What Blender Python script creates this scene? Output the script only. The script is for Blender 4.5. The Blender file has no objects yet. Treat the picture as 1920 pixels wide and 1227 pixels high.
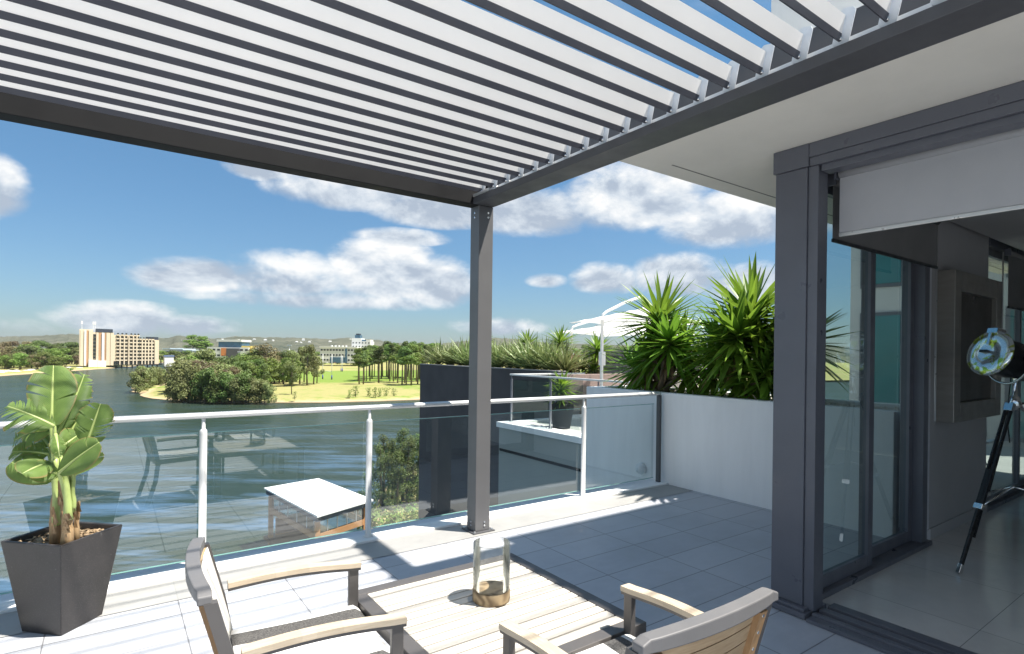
import bpy, math, random
from mathutils import Vector, Matrix
R = math.radians
scene = bpy.context.scene
COL = scene.collection

# ------------------------------------------------------------------ camera, sky, sun, exposure
EYE = 1.5
FPX, ROLL, PCX, PCY = 1050.0, 0.0125, 960.0, 662.0     # focal length, roll and horizon in pixels of the 1920 wide photograph
TH = R(54.46)
AX = Vector((math.cos(TH), math.sin(TH), 0)); RT = Vector((math.sin(TH), -math.cos(TH), 0)); UP = Vector((0, 0, 1))
cam_data = bpy.data.cameras.new('camera'); cam = bpy.data.objects.new('camera', cam_data); COL.objects.link(cam)
right = RT * math.cos(ROLL) + UP * math.sin(ROLL)
upv = UP * math.cos(ROLL) - RT * math.sin(ROLL)
m = Matrix.Identity(4)
for i in range(3):
    m[i][0] = right[i]; m[i][1] = upv[i]; m[i][2] = -AX[i]; m[i][3] = (0, 0, EYE)[i]
cam.matrix_world = m
cam_data.sensor_width = 36.0
cam_data.lens = FPX / 1920.0 * 36.0
cam_data.shift_y = (PCY - 613.5) / 1920.0
cam_data.clip_start = 0.05; cam_data.clip_end = 20000
scene.camera = cam
scene.render.resolution_x = 1024; scene.render.resolution_y = 654

def ray(px, py):
    dx, dy = px - PCX, py - PCY
    a = dx * math.cos(ROLL) + dy * math.sin(ROLL); b = dx * math.sin(ROLL) - dy * math.cos(ROLL)
    return Vector((AX.x * FPX + RT.x * a, AX.y * FPX + RT.y * a, b))
def at_z(px, py, z):
    r = ray(px, py); t = (z - EYE) / r.z
    return Vector((r.x * t, r.y * t, z))
def at_d(px, py, d):
    r = ray(px, py) * (d / FPX)
    return Vector((r.x, r.y, EYE + r.z))

SUN = Vector((0.317, -0.35, 1.0)).normalized()
sun_l = bpy.data.lights.new('sun', 'SUN'); sun_l.energy = 4.9; sun_l.angle = R(1.0); sun_l.color = (1.0, 0.945, 0.86)
sun_o = bpy.data.objects.new('sun', sun_l); COL.objects.link(sun_o)
sun_o.rotation_euler = SUN.to_track_quat('Z', 'Y').to_euler(); sun_o.location = SUN * 60

world = bpy.data.worlds.new('World'); scene.world = world; world.use_nodes = True
EXPO = 1.1
def build_world():
    nt = world.node_tree; N = nt.nodes; L = nt.links; N.clear()
    def math_n(op, a, b=None, clamp=False):
        n = N.new('ShaderNodeMath'); n.operation = op; n.use_clamp = clamp
        for i, v in enumerate((a, b)):
            if v is None: continue
            if isinstance(v, (int, float)): n.inputs[i].default_value = v
            else: L.new(v, n.inputs[i])
        return n.outputs[0]
    out = N.new('ShaderNodeOutputWorld'); bg = N.new('ShaderNodeBackground'); bg.inputs['Strength'].default_value = 0.051
    sky = N.new('ShaderNodeTexSky'); sky.sky_type = 'NISHITA'; sky.sun_disc = False
    sky.sun_elevation = math.asin(SUN.z); sky.sun_rotation = math.atan2(SUN.x, SUN.y)
    sky.altitude = 50; sky.air_density = 1.0; sky.dust_density = 0.6; sky.ozone_density = 2.2
    tc = N.new('ShaderNodeTexCoord'); sep = N.new('ShaderNodeSeparateXYZ'); L.new(tc.outputs['Generated'], sep.inputs[0])
    az = math_n('MULTIPLY', math_n('ARCTAN2', sep.outputs[0], sep.outputs[1]), 180 / math.pi)
    el = math_n('MULTIPLY', math_n('ARCSINE', sep.outputs[2]), 180 / math.pi)
    # the noise lives on the sphere of directions, so it stays put when the camera moves
    mp = N.new('ShaderNodeMapping'); mp.inputs['Scale'].default_value = (1, 1, 1.7); L.new(tc.outputs['Generated'], mp.inputs[0])
    def noise(scale, detail, rough, off, dist=0.0):
        mm = N.new('ShaderNodeMapping'); mm.inputs['Location'].default_value = off; L.new(mp.outputs[0], mm.inputs[0])
        n = N.new('ShaderNodeTexNoise'); n.inputs['Scale'].default_value = scale; n.inputs['Detail'].default_value = detail
        n.inputs['Roughness'].default_value = rough; n.inputs['Distortion'].default_value = dist
        L.new(mm.outputs[0], n.inputs['Vector']); return n.outputs[0]
    n1 = noise(6.0, 12, 0.58, (3.1, 1.7, 0.4), 0.25)
    n1b = noise(6.0, 12, 0.58, (3.1 - 0.010, 1.7 + 0.008, 0.4 - 0.035), 0.25)     # the same noise sampled a little towards the sun
    n2 = noise(2.6, 6, 0.6, (8.0, 2.0, 5.0), 0.3)
    n3 = noise(24.0, 8, 0.62, (1.0, 4.0, 2.0), 0.4)
    blobs = [  # azimuth, elevation, half width, half height, weight (degrees)
        (6.5, 6.3, 6.5, 2.3, 1.0), (13.5, 6.6, 7.5, 3.3, 1.1), (22.5, 7.6, 6.5, 4.5, 1.25), (28.0, 6.6, 5.5, 3.4, 1.1), (17, 4.8, 14, 1.5, 0.9),
        (0.5, 2.3, 6.0, 2.0, 1.05), (5.5, 2.0, 5.0, 1.4, 0.9), (-6.5, 1.5, 4, 1.0, 0.6),
        (-8.5, 11.6, 3.9, 3.4, 1.25), (-13, 13.5, 6.5, 5.0, 1.2),
        (11.5, 16.6, 4.5, 1.9, 1.0), (19, 15.2, 8.5, 2.6, 1.05), (28, 14.0, 8.0, 2.6, 1.05), (24, 11.2, 5.5, 1.2, 0.8),
        (38, 13.9, 9.0, 3.4, 1.1), (47, 14.8, 9.0, 4.8, 1.25), (56, 12.4, 8.0, 3.6, 1.1), (66, 13, 9, 4.0, 1.1),
        (45, 7.4, 4.2, 2.2, 1.0), (52, 7.6, 5.5, 3.0, 1.15), (59, 6.5, 6.0, 2.6, 1.0),
        (39, 7.3, 2.5, 1.0, 0.75), (34, 2.6, 6.0, 1.4, 0.7),
        (-62, 24, 26, 17, 1.5), (-105, 30, 30, 20, 1.5), (-150, 30, 28, 18, 1.4), (-80, 52, 34, 14, 1.3), (170, 34, 26, 16, 1.3), (112, 15, 12, 6, 1.1), (125, 24, 18, 8, 1.1), (-45, 14, 16, 5, 1.1), (-80, 20, 18, 6, 1.1), (170, 18, 20, 6, 1.1), (-140, 12, 20, 5, 1.1),  # cloud banks out of view, added to brighten the shaded walls
    ]
    # one small group per blob: field = weight * (1 - d2), height = signed height in the blob
    g = bpy.data.node_groups.new('cloud_blob', 'ShaderNodeTree')
    for nm, io in (('az', 'INPUT'), ('el', 'INPUT'), ('a', 'INPUT'), ('e', 'INPUT'), ('ra', 'INPUT'), ('re', 'INPUT'), ('w', 'INPUT'), ('field', 'OUTPUT'), ('fh', 'OUTPUT')):
        g.interface.new_socket(name=nm, in_out=io, socket_type='NodeSocketFloat')
    gi = g.nodes.new('NodeGroupInput'); go = g.nodes.new('NodeGroupOutput')
    def gm(op, a, b, clamp=False):
        n = g.nodes.new('ShaderNodeMath'); n.operation = op; n.use_clamp = clamp
        for i, v in enumerate((a, b)):
            if isinstance(v, (int, float)): n.inputs[i].default_value = v
            else: g.links.new(v, n.inputs[i])
        return n.outputs[0]
    dx = gm('DIVIDE', gm('SUBTRACT', gi.outputs['az'], gi.outputs['a']), gi.outputs['ra'])
    dy = gm('DIVIDE', gm('SUBTRACT', gi.outputs['el'], gi.outputs['e']), gi.outputs['re'])
    dyb = gm('MULTIPLY', gm('MINIMUM', dy, 0.0), 1.35)              # flatter below than above
    d2 = gm('ADD', gm('MULTIPLY', dx, dx), gm('ADD', gm('POWER', gm('MAXIMUM', dy, 0.0), 2.0), gm('MULTIPLY', dyb, dyb)))
    f_ = gm('MULTIPLY', gm('MAXIMUM', gm('SUBTRACT', 1.0, d2), 0.0), gi.outputs['w'])
    g.links.new(f_, go.inputs['field']); g.links.new(gm('MULTIPLY', f_, dy), go.inputs['fh'])
    field = hsum = fsum = None
    for (a, e, ra, re, w) in blobs:
        n = N.new('ShaderNodeGroup'); n.node_tree = g
        L.new(az, n.inputs['az']); L.new(el, n.inputs['el'])
        for k, v in (('a', a), ('e', e), ('ra', ra), ('re', re), ('w', w)): n.inputs[k].default_value = v
        if field is None: field, hsum, fsum = n.outputs['field'], n.outputs['fh'], n.outputs['field']
        else:
            field = math_n('MAXIMUM', field, n.outputs['field']); hsum = math_n('ADD', hsum, n.outputs['fh']); fsum = math_n('ADD', fsum, n.outputs['field'])
    height = math_n('DIVIDE', hsum, math_n('ADD', fsum, 0.05))
    dens = math_n('ADD', math_n('SUBTRACT', field, 0.42), math_n('ADD', math_n('MULTIPLY', math_n('SUBTRACT', n1, 0.5), 1.85), math_n('MULTIPLY', math_n('SUBTRACT', n3, 0.5), 0.62)))
    gate = math_n('MULTIPLY', field, 5.0, True)                     # no cloud where there is no blob
    mr = N.new('ShaderNodeMapRange'); mr.interpolation_type = 'SMOOTHSTEP'; L.new(dens, mr.inputs[0])
    mr.inputs[1].default_value = -0.32; mr.inputs[2].default_value = 0.46
    mask = math_n('MULTIPLY', math_n('MULTIPLY', mr.outputs[0], gate), 0.96)
    # wisps high overhead
    mw = N.new('ShaderNodeMapRange'); L.new(n2, mw.inputs[0]); mw.inputs[1].default_value = 0.50; mw.inputs[2].default_value = 0.85
    mh = N.new('ShaderNodeMapRange'); L.new(el, mh.inputs[0]); mh.inputs[1].default_value = 16; mh.inputs[2].default_value = 26
    wisp = math_n('MULTIPLY', math_n('MULTIPLY', mw.outputs[0], mh.outputs[0]), 0.55)
    mask = math_n('MAXIMUM', mask, wisp)
    lit = math_n('ADD', math_n('MULTIPLY', height, 0.62), math_n('ADD', math_n('MULTIPLY', math_n('SUBTRACT', n1, n1b), 4.2), 0.38))
    lit = math_n('SUBTRACT', lit, math_n('MULTIPLY', math_n('MAXIMUM', math_n('SUBTRACT', dens, 0.25), 0.0), 0.10))
    cr = N.new('ShaderNodeValToRGB'); L.new(lit, cr.inputs[0])
    cr.color_ramp.elements[0].position = 0.05; cr.color_ramp.elements[0].color = (4.3, 5.0, 6.0, 1)
    cr.color_ramp.elements[1].position = 0.90; cr.color_ramp.elements[1].color = (9.6, 9.6, 9.5, 1)
    e = cr.color_ramp.elements.new(0.45); e.color = (6.6, 7.2, 7.9, 1)
    tint = N.new('ShaderNodeMix'); tint.data_type = 'RGBA'; tint.blend_type = 'MULTIPLY'; tint.inputs[0].default_value = 1.0
    L.new(sky.outputs[0], tint.inputs[6]); tr_ = N.new('ShaderNodeValToRGB'); mel = N.new('ShaderNodeMapRange'); L.new(el, mel.inputs[0]); mel.inputs[1].default_value = 0; mel.inputs[2].default_value = 30; L.new(mel.outputs[0], tr_.inputs[0])
    tr_.color_ramp.elements[0].color = (0.70, 0.85, 1.03, 1); tr_.color_ramp.elements[1].color = (0.90, 1.36, 1.42, 1)
    L.new(tr_.outputs[0], tint.inputs[7])
    mix = N.new('ShaderNodeMix'); mix.data_type = 'RGBA'; L.new(mask, mix.inputs[0]); L.new(tint.outputs[2], mix.inputs[6]); L.new(cr.outputs[0], mix.inputs[7])
    L.new(mix.outputs[2], bg.inputs['Color']); L.new(bg.outputs[0], out.inputs['Surface'])
build_world()
vs = scene.view_settings
vs.view_transform = 'Standard'; vs.look = 'None'; vs.exposure = EXPO; vs.gamma = 1.0; vs.use_curve_mapping = False
scene.render.engine = 'CYCLES'
cy = scene.cycles
cy.max_bounces = 10; cy.diffuse_bounces = 4; cy.glossy_bounces = 4; cy.transmission_bounces = 6; cy.transparent_max_bounces = 24
cy.caustics_reflective = False; cy.caustics_refractive = False; cy.sample_clamp_indirect = 6.0
cy.use_denoising = True

# ------------------------------------------------------------------ materials
MATS = {}
def new_mat(name):
    mt = bpy.data.materials.new(name); mt.use_nodes = True
    nt = mt.node_tree; b = nt.nodes['Principled BSDF']
    return mt, nt, b
def link(nt, a, b): nt.links.new(a, b)
def mathn(nt, op, a, b=None, clamp=False):
    n = nt.nodes.new('ShaderNodeMath'); n.operation = op; n.use_clamp = clamp
    for i, v in enumerate((a, b)):
        if v is None: continue
        if isinstance(v, (int, float)): n.inputs[i].default_value = v
        else: nt.links.new(v, n.inputs[i])
    return n.outputs[0]
def mixc(nt, fac, a, b, mode='MIX'):
    n = nt.nodes.new('ShaderNodeMix'); n.data_type = 'RGBA'; n.blend_type = mode
    for i, v in ((0, fac), (6, a), (7, b)):
        if isinstance(v, (int, float)): n.inputs[i].default_value = v
        elif isinstance(v, (tuple, list)): n.inputs[i].default_value = (*v[:3], 1)
        else: nt.links.new(v, n.inputs[i])
    return n.outputs[2]
def tnoise(nt, scale, detail=4, rough=0.55, vec=None, stretch=None, coord='Object'):
    n = nt.nodes.new('ShaderNodeTexNoise'); n.inputs['Scale'].default_value = scale; n.inputs['Detail'].default_value = detail
    n.inputs['Roughness'].default_value = rough
    if vec is None:
        tc = nt.nodes.new('ShaderNodeTexCoord'); vec = tc.outputs[coord]
    if stretch:
        mp = nt.nodes.new('ShaderNodeMapping'); mp.inputs['Scale'].default_value = stretch; nt.links.new(vec, mp.inputs[0]); vec = mp.outputs[0]
    nt.links.new(vec, n.inputs['Vector'])
    return n.outputs[0]
def bump(nt, b, h, strength=0.2, dist=0.01):
    n = nt.nodes.new('ShaderNodeBump'); n.inputs['Strength'].default_value = strength; n.inputs['Distance'].default_value = dist
    nt.links.new(h, n.inputs['Height']); nt.links.new(n.outputs[0], b.inputs['Normal'])
def maprange(nt, v, a, b, c=0.0, d=1.0, smooth=False):
    n = nt.nodes.new('ShaderNodeMapRange'); nt.links.new(v, n.inputs[0])
    if smooth: n.interpolation_type = 'SMOOTHSTEP'
    for i, x in enumerate((a, b, c, d)): n.inputs[i + 1].default_value = x
    return n.outputs[0]
def paint(name, col, rough=0.5, metal=0.0, var=0.12, scale=6.0, bumps=0.0, bscale=200.0, stretch=None, spec=0.5, rvar=0.1):
    """painted / plastered / cast surface with uneven tone, roughness and a little grain"""
    if name in MATS: return MATS[name]
    mt, nt, b = new_mat(name)
    n = tnoise(nt, scale, 6, 0.6, stretch=stretch)
    lo = tuple(c * (1 - var) for c in col); hi = tuple(min(1, c * (1 + var * 0.8)) for c in col)
    link(nt, mixc(nt, maprange(nt, n, 0.3, 0.7), lo, hi), b.inputs['Base Color'])
    link(nt, maprange(nt, tnoise(nt, scale * 2.3, 4), 0.3, 0.7, max(0.02, rough - rvar), min(1, rough + rvar)), b.inputs['Roughness'])
    b.inputs['Metallic'].default_value = metal; b.inputs['Specular IOR Level'].default_value = spec
    if bumps: bump(nt, b, tnoise(nt, bscale, 3), bumps, 0.003)
    MATS[name] = mt; return mt
def wood(name, c1, c2, along=(1, 14, 14), rough=0.6, scale=9):
    if name in MATS: return MATS[name]
    mt, nt, b = new_mat(name)
    n = tnoise(nt, scale, 7, 0.65, stretch=along); n2 = tnoise(nt, 2.0, 3)
    geo = nt.nodes.new('ShaderNodeNewGeometry')
    f = mathn(nt, 'ADD', mathn(nt, 'MULTIPLY', n, 0.7), mathn(nt, 'MULTIPLY', n2, 0.3))
    base = mixc(nt, maprange(nt, f, 0.35, 0.65), c1, c2)
    base = mixc(nt, mathn(nt, 'MULTIPLY', geo.outputs['Random Per Island'], 0.22), base, (c1[0] * 0.5, c1[1] * 0.5, c1[2] * 0.5))
    link(nt, base, b.inputs['Base Color']); b.inputs['Roughness'].default_value = rough
    bump(nt, b, n, 0.15, 0.002)
    MATS[name] = mt; return mt
def foliage(name, c1, c2, trans=0.35, rough=0.5, patch=0.0):
    if name in MATS: return MATS[name]
    mt, nt, b = new_mat(name)
    geo = nt.nodes.new('ShaderNodeNewGeometry'); oi = nt.nodes.new('ShaderNodeObjectInfo')
    f = mathn(nt, 'ADD', mathn(nt, 'MULTIPLY', geo.outputs['Random Per Island'], 0.7), mathn(nt, 'MULTIPLY', oi.outputs['Random'], 0.3))
    base = mixc(nt, f, c1, c2)
    hsv = nt.nodes.new('ShaderNodeHueSaturation'); link(nt, base, hsv.inputs['Color'])
    link(nt, maprange(nt, oi.outputs['Random'], 0, 1, 0.475, 0.525), hsv.inputs['Hue'])
    link(nt, maprange(nt, oi.outputs['Random'], 0, 1, 0.75, 1.25), hsv.inputs['Value'])
    link(nt, hsv.outputs[0], b.inputs['Base Color']); b.inputs['Roughness'].default_value = rough
    tr = nt.nodes.new('ShaderNodeBsdfTranslucent'); link(nt, hsv.outputs[0], tr.inputs['Color'])
    mx = nt.nodes.new('ShaderNodeMixShader'); mx.inputs[0].default_value = trans
    out = nt.nodes['Material Output']
    link(nt, b.outputs[0], mx.inputs[1]); link(nt, tr.outputs[0], mx.inputs[2]); link(nt, mx.outputs[0], out.inputs['Surface'])
    MATS[name] = mt; return mt
def thin_glass(name, tint=(0.86, 0.93, 0.92), ior=1.6, boost=1.0, rough=0.0):
    """one-sheet pane: clear with a coloured tint, mirroring by Fresnel"""
    if name in MATS: return MATS[name]
    mt, nt, b = new_mat(name); nt.nodes.remove(b)
    out = nt.nodes['Material Output']
    t = nt.nodes.new('ShaderNodeBsdfTransparent'); t.inputs[0].default_value = (*tint, 1)
    g = nt.nodes.new('ShaderNodeBsdfGlossy'); g.inputs['Roughness'].default_value = rough; g.inputs[0].default_value = (0.96, 1, 1, 1)
    lw = nt.nodes.new('ShaderNodeFresnel'); lw.inputs['IOR'].default_value = ior
    mx = nt.nodes.new('ShaderNodeMixShader'); link(nt, mathn(nt, 'MULTIPLY', lw.outputs[0], boost, True), mx.inputs[0])
    link(nt, t.outputs[0], mx.inputs[1]); link(nt, g.outputs[0], mx.inputs[2]); link(nt, mx.outputs[0], out.inputs['Surface'])
    MATS[name] = mt; return mt

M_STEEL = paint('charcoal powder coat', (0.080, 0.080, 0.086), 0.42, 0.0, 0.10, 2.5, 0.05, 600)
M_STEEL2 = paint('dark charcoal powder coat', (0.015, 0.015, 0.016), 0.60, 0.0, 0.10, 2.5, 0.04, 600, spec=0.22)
M_FRAME = paint('grey window frame paint', (0.120, 0.125, 0.148), 0.36, 0.0, 0.08, 3, 0.04, 500)
M_ALU = paint('pale anodised aluminium', (0.62, 0.62, 0.61), 0.36, 0.55, 0.05, 8, 0.03, 500)
M_WHITEBLADE = paint('warm white blade paint', (0.90, 0.865, 0.82), 0.5, 0.0, 0.03, 3, 0.03, 600)
M_BAND = paint('painted underside shade', (0.050, 0.052, 0.066), 0.45, 0.0, 0.1, 3)
M_RENDER = paint('white painted render', (0.87, 0.87, 0.865), 0.75, 0.0, 0.07, 1.8, 0.14, 260, (2.2, 2.2, 0.3))
M_SOFFIT = paint('cream soffit render', (0.78, 0.74, 0.66), 0.85, 0.0, 0.05, 2.2, 0.25, 220)
paint('white plate paint', (0.80, 0.82, 0.84), 0.4, 0.0, 0.04, 12)
M_BOLT = paint('stainless bolt', (0.75, 0.75, 0.74), 0.22, 0.9, 0.04, 30)

# ------------------------------------------------------------------ mesh helper
class MB:
    def __init__(s): s.v = []; s.f = []; s.sm = []
    def add(s, vs_, fs, smooth=False):
        o = len(s.v); s.v += [tuple(p) for p in vs_]
        for f in fs: s.f.append(tuple(i + o for i in f)); s.sm.append(smooth)
        return s
    def box(s, x0, x1, y0, y1, z0, z1):
        vs_ = [(x0, y0, z0), (x1, y0, z0), (x1, y1, z0), (x0, y1, z0), (x0, y0, z1), (x1, y0, z1), (x1, y1, z1), (x0, y1, z1)]
        return s.add(vs_, [(0, 3, 2, 1), (4, 5, 6, 7), (0, 1, 5, 4), (1, 2, 6, 5), (2, 3, 7, 6), (3, 0, 4, 7)])
    def hexa(s, lo, hi):
        """lower four corners and upper four corners, both counter-clockwise from above"""
        return s.add(list(lo) + list(hi), [(0, 3, 2, 1), (4, 5, 6, 7), (0, 1, 5, 4), (1, 2, 6, 5), (2, 3, 7, 6), (3, 0, 4, 7)])
    def bar(s, p, q, w, h, up=(0, 0, 1)):
        """rectangular bar from p to q, w across, h along up"""
        p, q = Vector(p), Vector(q); d = (q - p).normalized(); up = Vector(up)
        sd = d.cross(up)
        if sd.length < 1e-5: sd = d.cross(Vector((1, 0, 0)))
        sd.normalize(); u = sd.cross(d).normalized()
        c = lambda o, a, b: o + sd * (a * w / 2) + u * (b * h / 2)
        vs_ = [c(p, -1, -1), c(p, 1, -1), c(p, 1, 1), c(p, -1, 1), c(q, -1, -1), c(q, 1, -1), c(q, 1, 1), c(q, -1, 1)]
        return s.add(vs_, [(0, 1, 2, 3), (4, 7, 6, 5), (0, 4, 5, 1), (1, 5, 6, 2), (2, 6, 7, 3), (3, 7, 4, 0)])
    def tube(s, pts, r, n=10, caps=True):
        pts = [Vector(p) for p in pts]; rs = r if isinstance(r, (list, tuple)) else [r] * len(pts)
        vs_ = []; fs = []
        ref = None
        for i, p in enumerate(pts):
            d = (pts[min(i + 1, len(pts) - 1)] - pts[max(i - 1, 0)]).normalized()
            if ref is None: ref = d.orthogonal().normalized()
            ref = (ref - d * ref.dot(d)).normalized(); b_ = d.cross(ref)
            for k in range(n):
                a = 2 * math.pi * k / n
                vs_.append(p + (ref * math.cos(a) + b_ * math.sin(a)) * rs[i])
        for i in range(len(pts) - 1):
            for k in range(n):
                k2 = (k + 1) % n
                fs.append((i * n + k, i * n + k2, (i + 1) * n + k2, (i + 1) * n + k))
        s.add(vs_, fs, True)
        if caps:
            o = len(s.v) - len(vs_)
            s.f.append(tuple(o + k for k in reversed(range(n)))); s.sm.append(False)
            s.f.append(tuple(o + (len(pts) - 1) * n + k for k in range(n))); s.sm.append(False)
        return s
    def lathe(s, prof, n=24, c=(0, 0, 0), smooth=True):
        vs_ = []; fs = []
        for (r, z) in prof:
            for k in range(n):
                a = 2 * math.pi * k / n; vs_.append((c[0] + r * math.cos(a), c[1] + r * math.sin(a), c[2] + z))
        for i in range(len(prof) - 1):
            for k in range(n):
                k2 = (k + 1) % n; fs.append((i * n + k, i * n + k2, (i + 1) * n + k2, (i + 1) * n + k))
        return s.add(vs_, fs, smooth)
    def prism(s, poly, z0, z1):
        n = len(poly); vs_ = [(x, y, z0) for x, y in poly] + [(x, y, z1) for x, y in poly]
        fs = [tuple(reversed(range(n))), tuple(range(n, 2 * n))] + [(i, (i + 1) % n, n + (i + 1) % n, n + i) for i in range(n)]
        return s.add(vs_, fs)
    def quad(s, a, b, c, d): return s.add([a, b, c, d], [(0, 1, 2, 3)])
    def xform(s, mat):
        s.v = [tuple(mat @ Vector(p)) for p in s.v]; return s
    def build_each(s, name, mat, parent=None, bevel=0.0):
        """every closed piece an object of its own"""
        par = list(range(len(s.v)))
        def find(i):
            while par[i] != i: par[i] = par[par[i]]; i = par[i]
            return i
        for f in s.f:
            for i in f[1:]: par[find(i)] = find(f[0])
        groups = {}
        for f, sm in zip(s.f, s.sm): groups.setdefault(find(f[0]), []).append((f, sm))
        out = []
        for fl in groups.values():
            mb = MB(); ids = {}
            for f, sm in fl:
                for i in f:
                    if i not in ids: ids[i] = len(mb.v); mb.v.append(s.v[i])
                mb.f.append(tuple(ids[i] for i in f)); mb.sm.append(sm)
            out.append(mb.build(name, mat, parent, bevel))
        return out
    def build(s, name, mat, parent=None, bevel=0.0, local=False):
        me = bpy.data.meshes.new(name)
        off = Vector((0, 0, 0))
        if parent is not None and not local:
            p = parent
            while p is not None: off += Vector(p.location); p = p.parent
        me.from_pydata([(x - off.x, y - off.y, z - off.z) for x, y, z in s.v], [], s.f)
        me.polygons.foreach_set('use_smooth', s.sm)
        me.materials.append(mat); me.update()
        o = bpy.data.objects.new(name, me); COL.objects.link(o)
        if parent is not None: o.parent = parent
        if bevel:
            b = o.modifiers.new('bevel', 'BEVEL'); b.width = bevel; b.segments = 2; b.limit_method = 'ANGLE'; b.angle_limit = R(40)
        return o

def tag(o, label=None, cat=None, group=None, kind=None):
    if label: o['label'] = label
    if cat: o['category'] = cat
    if group: o['group'] = group
    if kind: o['kind'] = kind
    return o
def thing(name, loc, label, cat, group=None):
    o = bpy.data.objects.new(name, None); COL.objects.link(o); o.location = loc; o.empty_display_size = 0.2
    return tag(o, label, cat, group)
def copy_tree(o, parent=None):
    c = o.copy(); COL.objects.link(c)
    if parent is not None: c.parent = parent
    for ch in list(o.children): copy_tree(ch, c)
    return c
def structure(name, mb, mat): return tag(mb.build(name, mat), kind='structure')

# ------------------------------------------------------------------ ground, river, hills
WZ = -15.0
def mat_water():
    mt, nt, b = new_mat('river water')
    b.inputs['Roughness'].default_value = 0.12; b.inputs['Specular IOR Level'].default_value = 0.27
    b.inputs['IOR'].default_value = 1.33
    tc = nt.nodes.new('ShaderNodeTexCoord')
    mp = nt.nodes.new('ShaderNodeMapping'); mp.vector_type = 'TEXTURE'; mp.inputs['Rotation'].default_value = (0, 0, R(-35.5)); mp.inputs['Scale'].default_value = (9.0, 1.6, 1); link(nt, tc.outputs['Object'], mp.inputs[0])
    st = tnoise(nt, 0.55, 5, 0.62, mp.outputs[0]); st2 = tnoise(nt, 0.05, 3, 0.5, tc.outputs['Object'])
    f_ = maprange(nt, mathn(nt, 'ADD', mathn(nt, 'MULTIPLY', st, 0.7), mathn(nt, 'MULTIPLY', st2, 0.3)), 0.47, 0.62)
    sy = nt.nodes.new('ShaderNodeSeparateXYZ'); link(nt, tc.outputs['Object'], sy.inputs[0]); near = maprange(nt, sy.outputs[1], 60, 125, 1.0, 0.12)
    link(nt, mixc(nt, mathn(nt, 'MULTIPLY', f_, near), (0.022, 0.036, 0.022), (0.085, 0.150, 0.240)), b.inputs['Base Color'])  # blue bands: sky reflected on ripples, painted into the water colour
    a = tnoise(nt, 0.9, 5, 0.6, tc.outputs['Object'], (1.0, 0.45, 1)); c = tnoise(nt, 0.12, 4, 0.55, tc.outputs['Object'], (1.0, 0.35, 1))
    d = tnoise(nt, 0.012, 4, 0.6, tc.outputs['Object'], (1, 0.5, 1))
    h = mathn(nt, 'ADD', a, mathn(nt, 'MULTIPLY', c, 3.0))
    n = nt.nodes.new('ShaderNodeBump'); n.inputs['Distance'].default_value = 0.35
    link(nt, maprange(nt, d, 0.35, 0.65, 0.35, 0.95), n.inputs['Strength'])
    link(nt, h, n.inputs['Height']); link(nt, n.outputs[0], b.inputs['Normal'])
    b.inputs['Specular IOR Level'].default_value = 0.0; b.inputs['Roughness'].default_value = 1.0
    gl = nt.nodes.new('ShaderNodeBsdfGlossy'); gl.inputs['Roughness'].default_value = 0.14; gl.inputs[0].default_value = (0.92, 0.97, 1, 1); link(nt, n.outputs[0], gl.inputs['Normal'])
    fr = nt.nodes.new('ShaderNodeFresnel'); fr.inputs['IOR'].default_value = 1.33; link(nt, n.outputs[0], fr.inputs['Normal'])
    mx = nt.nodes.new('ShaderNodeMixShader'); link(nt, mathn(nt, 'MULTIPLY', mathn(nt, 'MINIMUM', fr.outputs[0], 0.5), 0.52), mx.inputs[0]); link(nt, b.outputs[0], mx.inputs[1]); link(nt, gl.outputs[0], mx.inputs[2]); link(nt, mx.outputs[0], nt.nodes['Material Output'].inputs['Surface'])
    return mt
w = MB(); w.quad((-3000, -200, WZ), (3000, -200, WZ), (3000, 3000, WZ), (-3000, 3000, WZ))
structure('river', w, mat_water())

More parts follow.
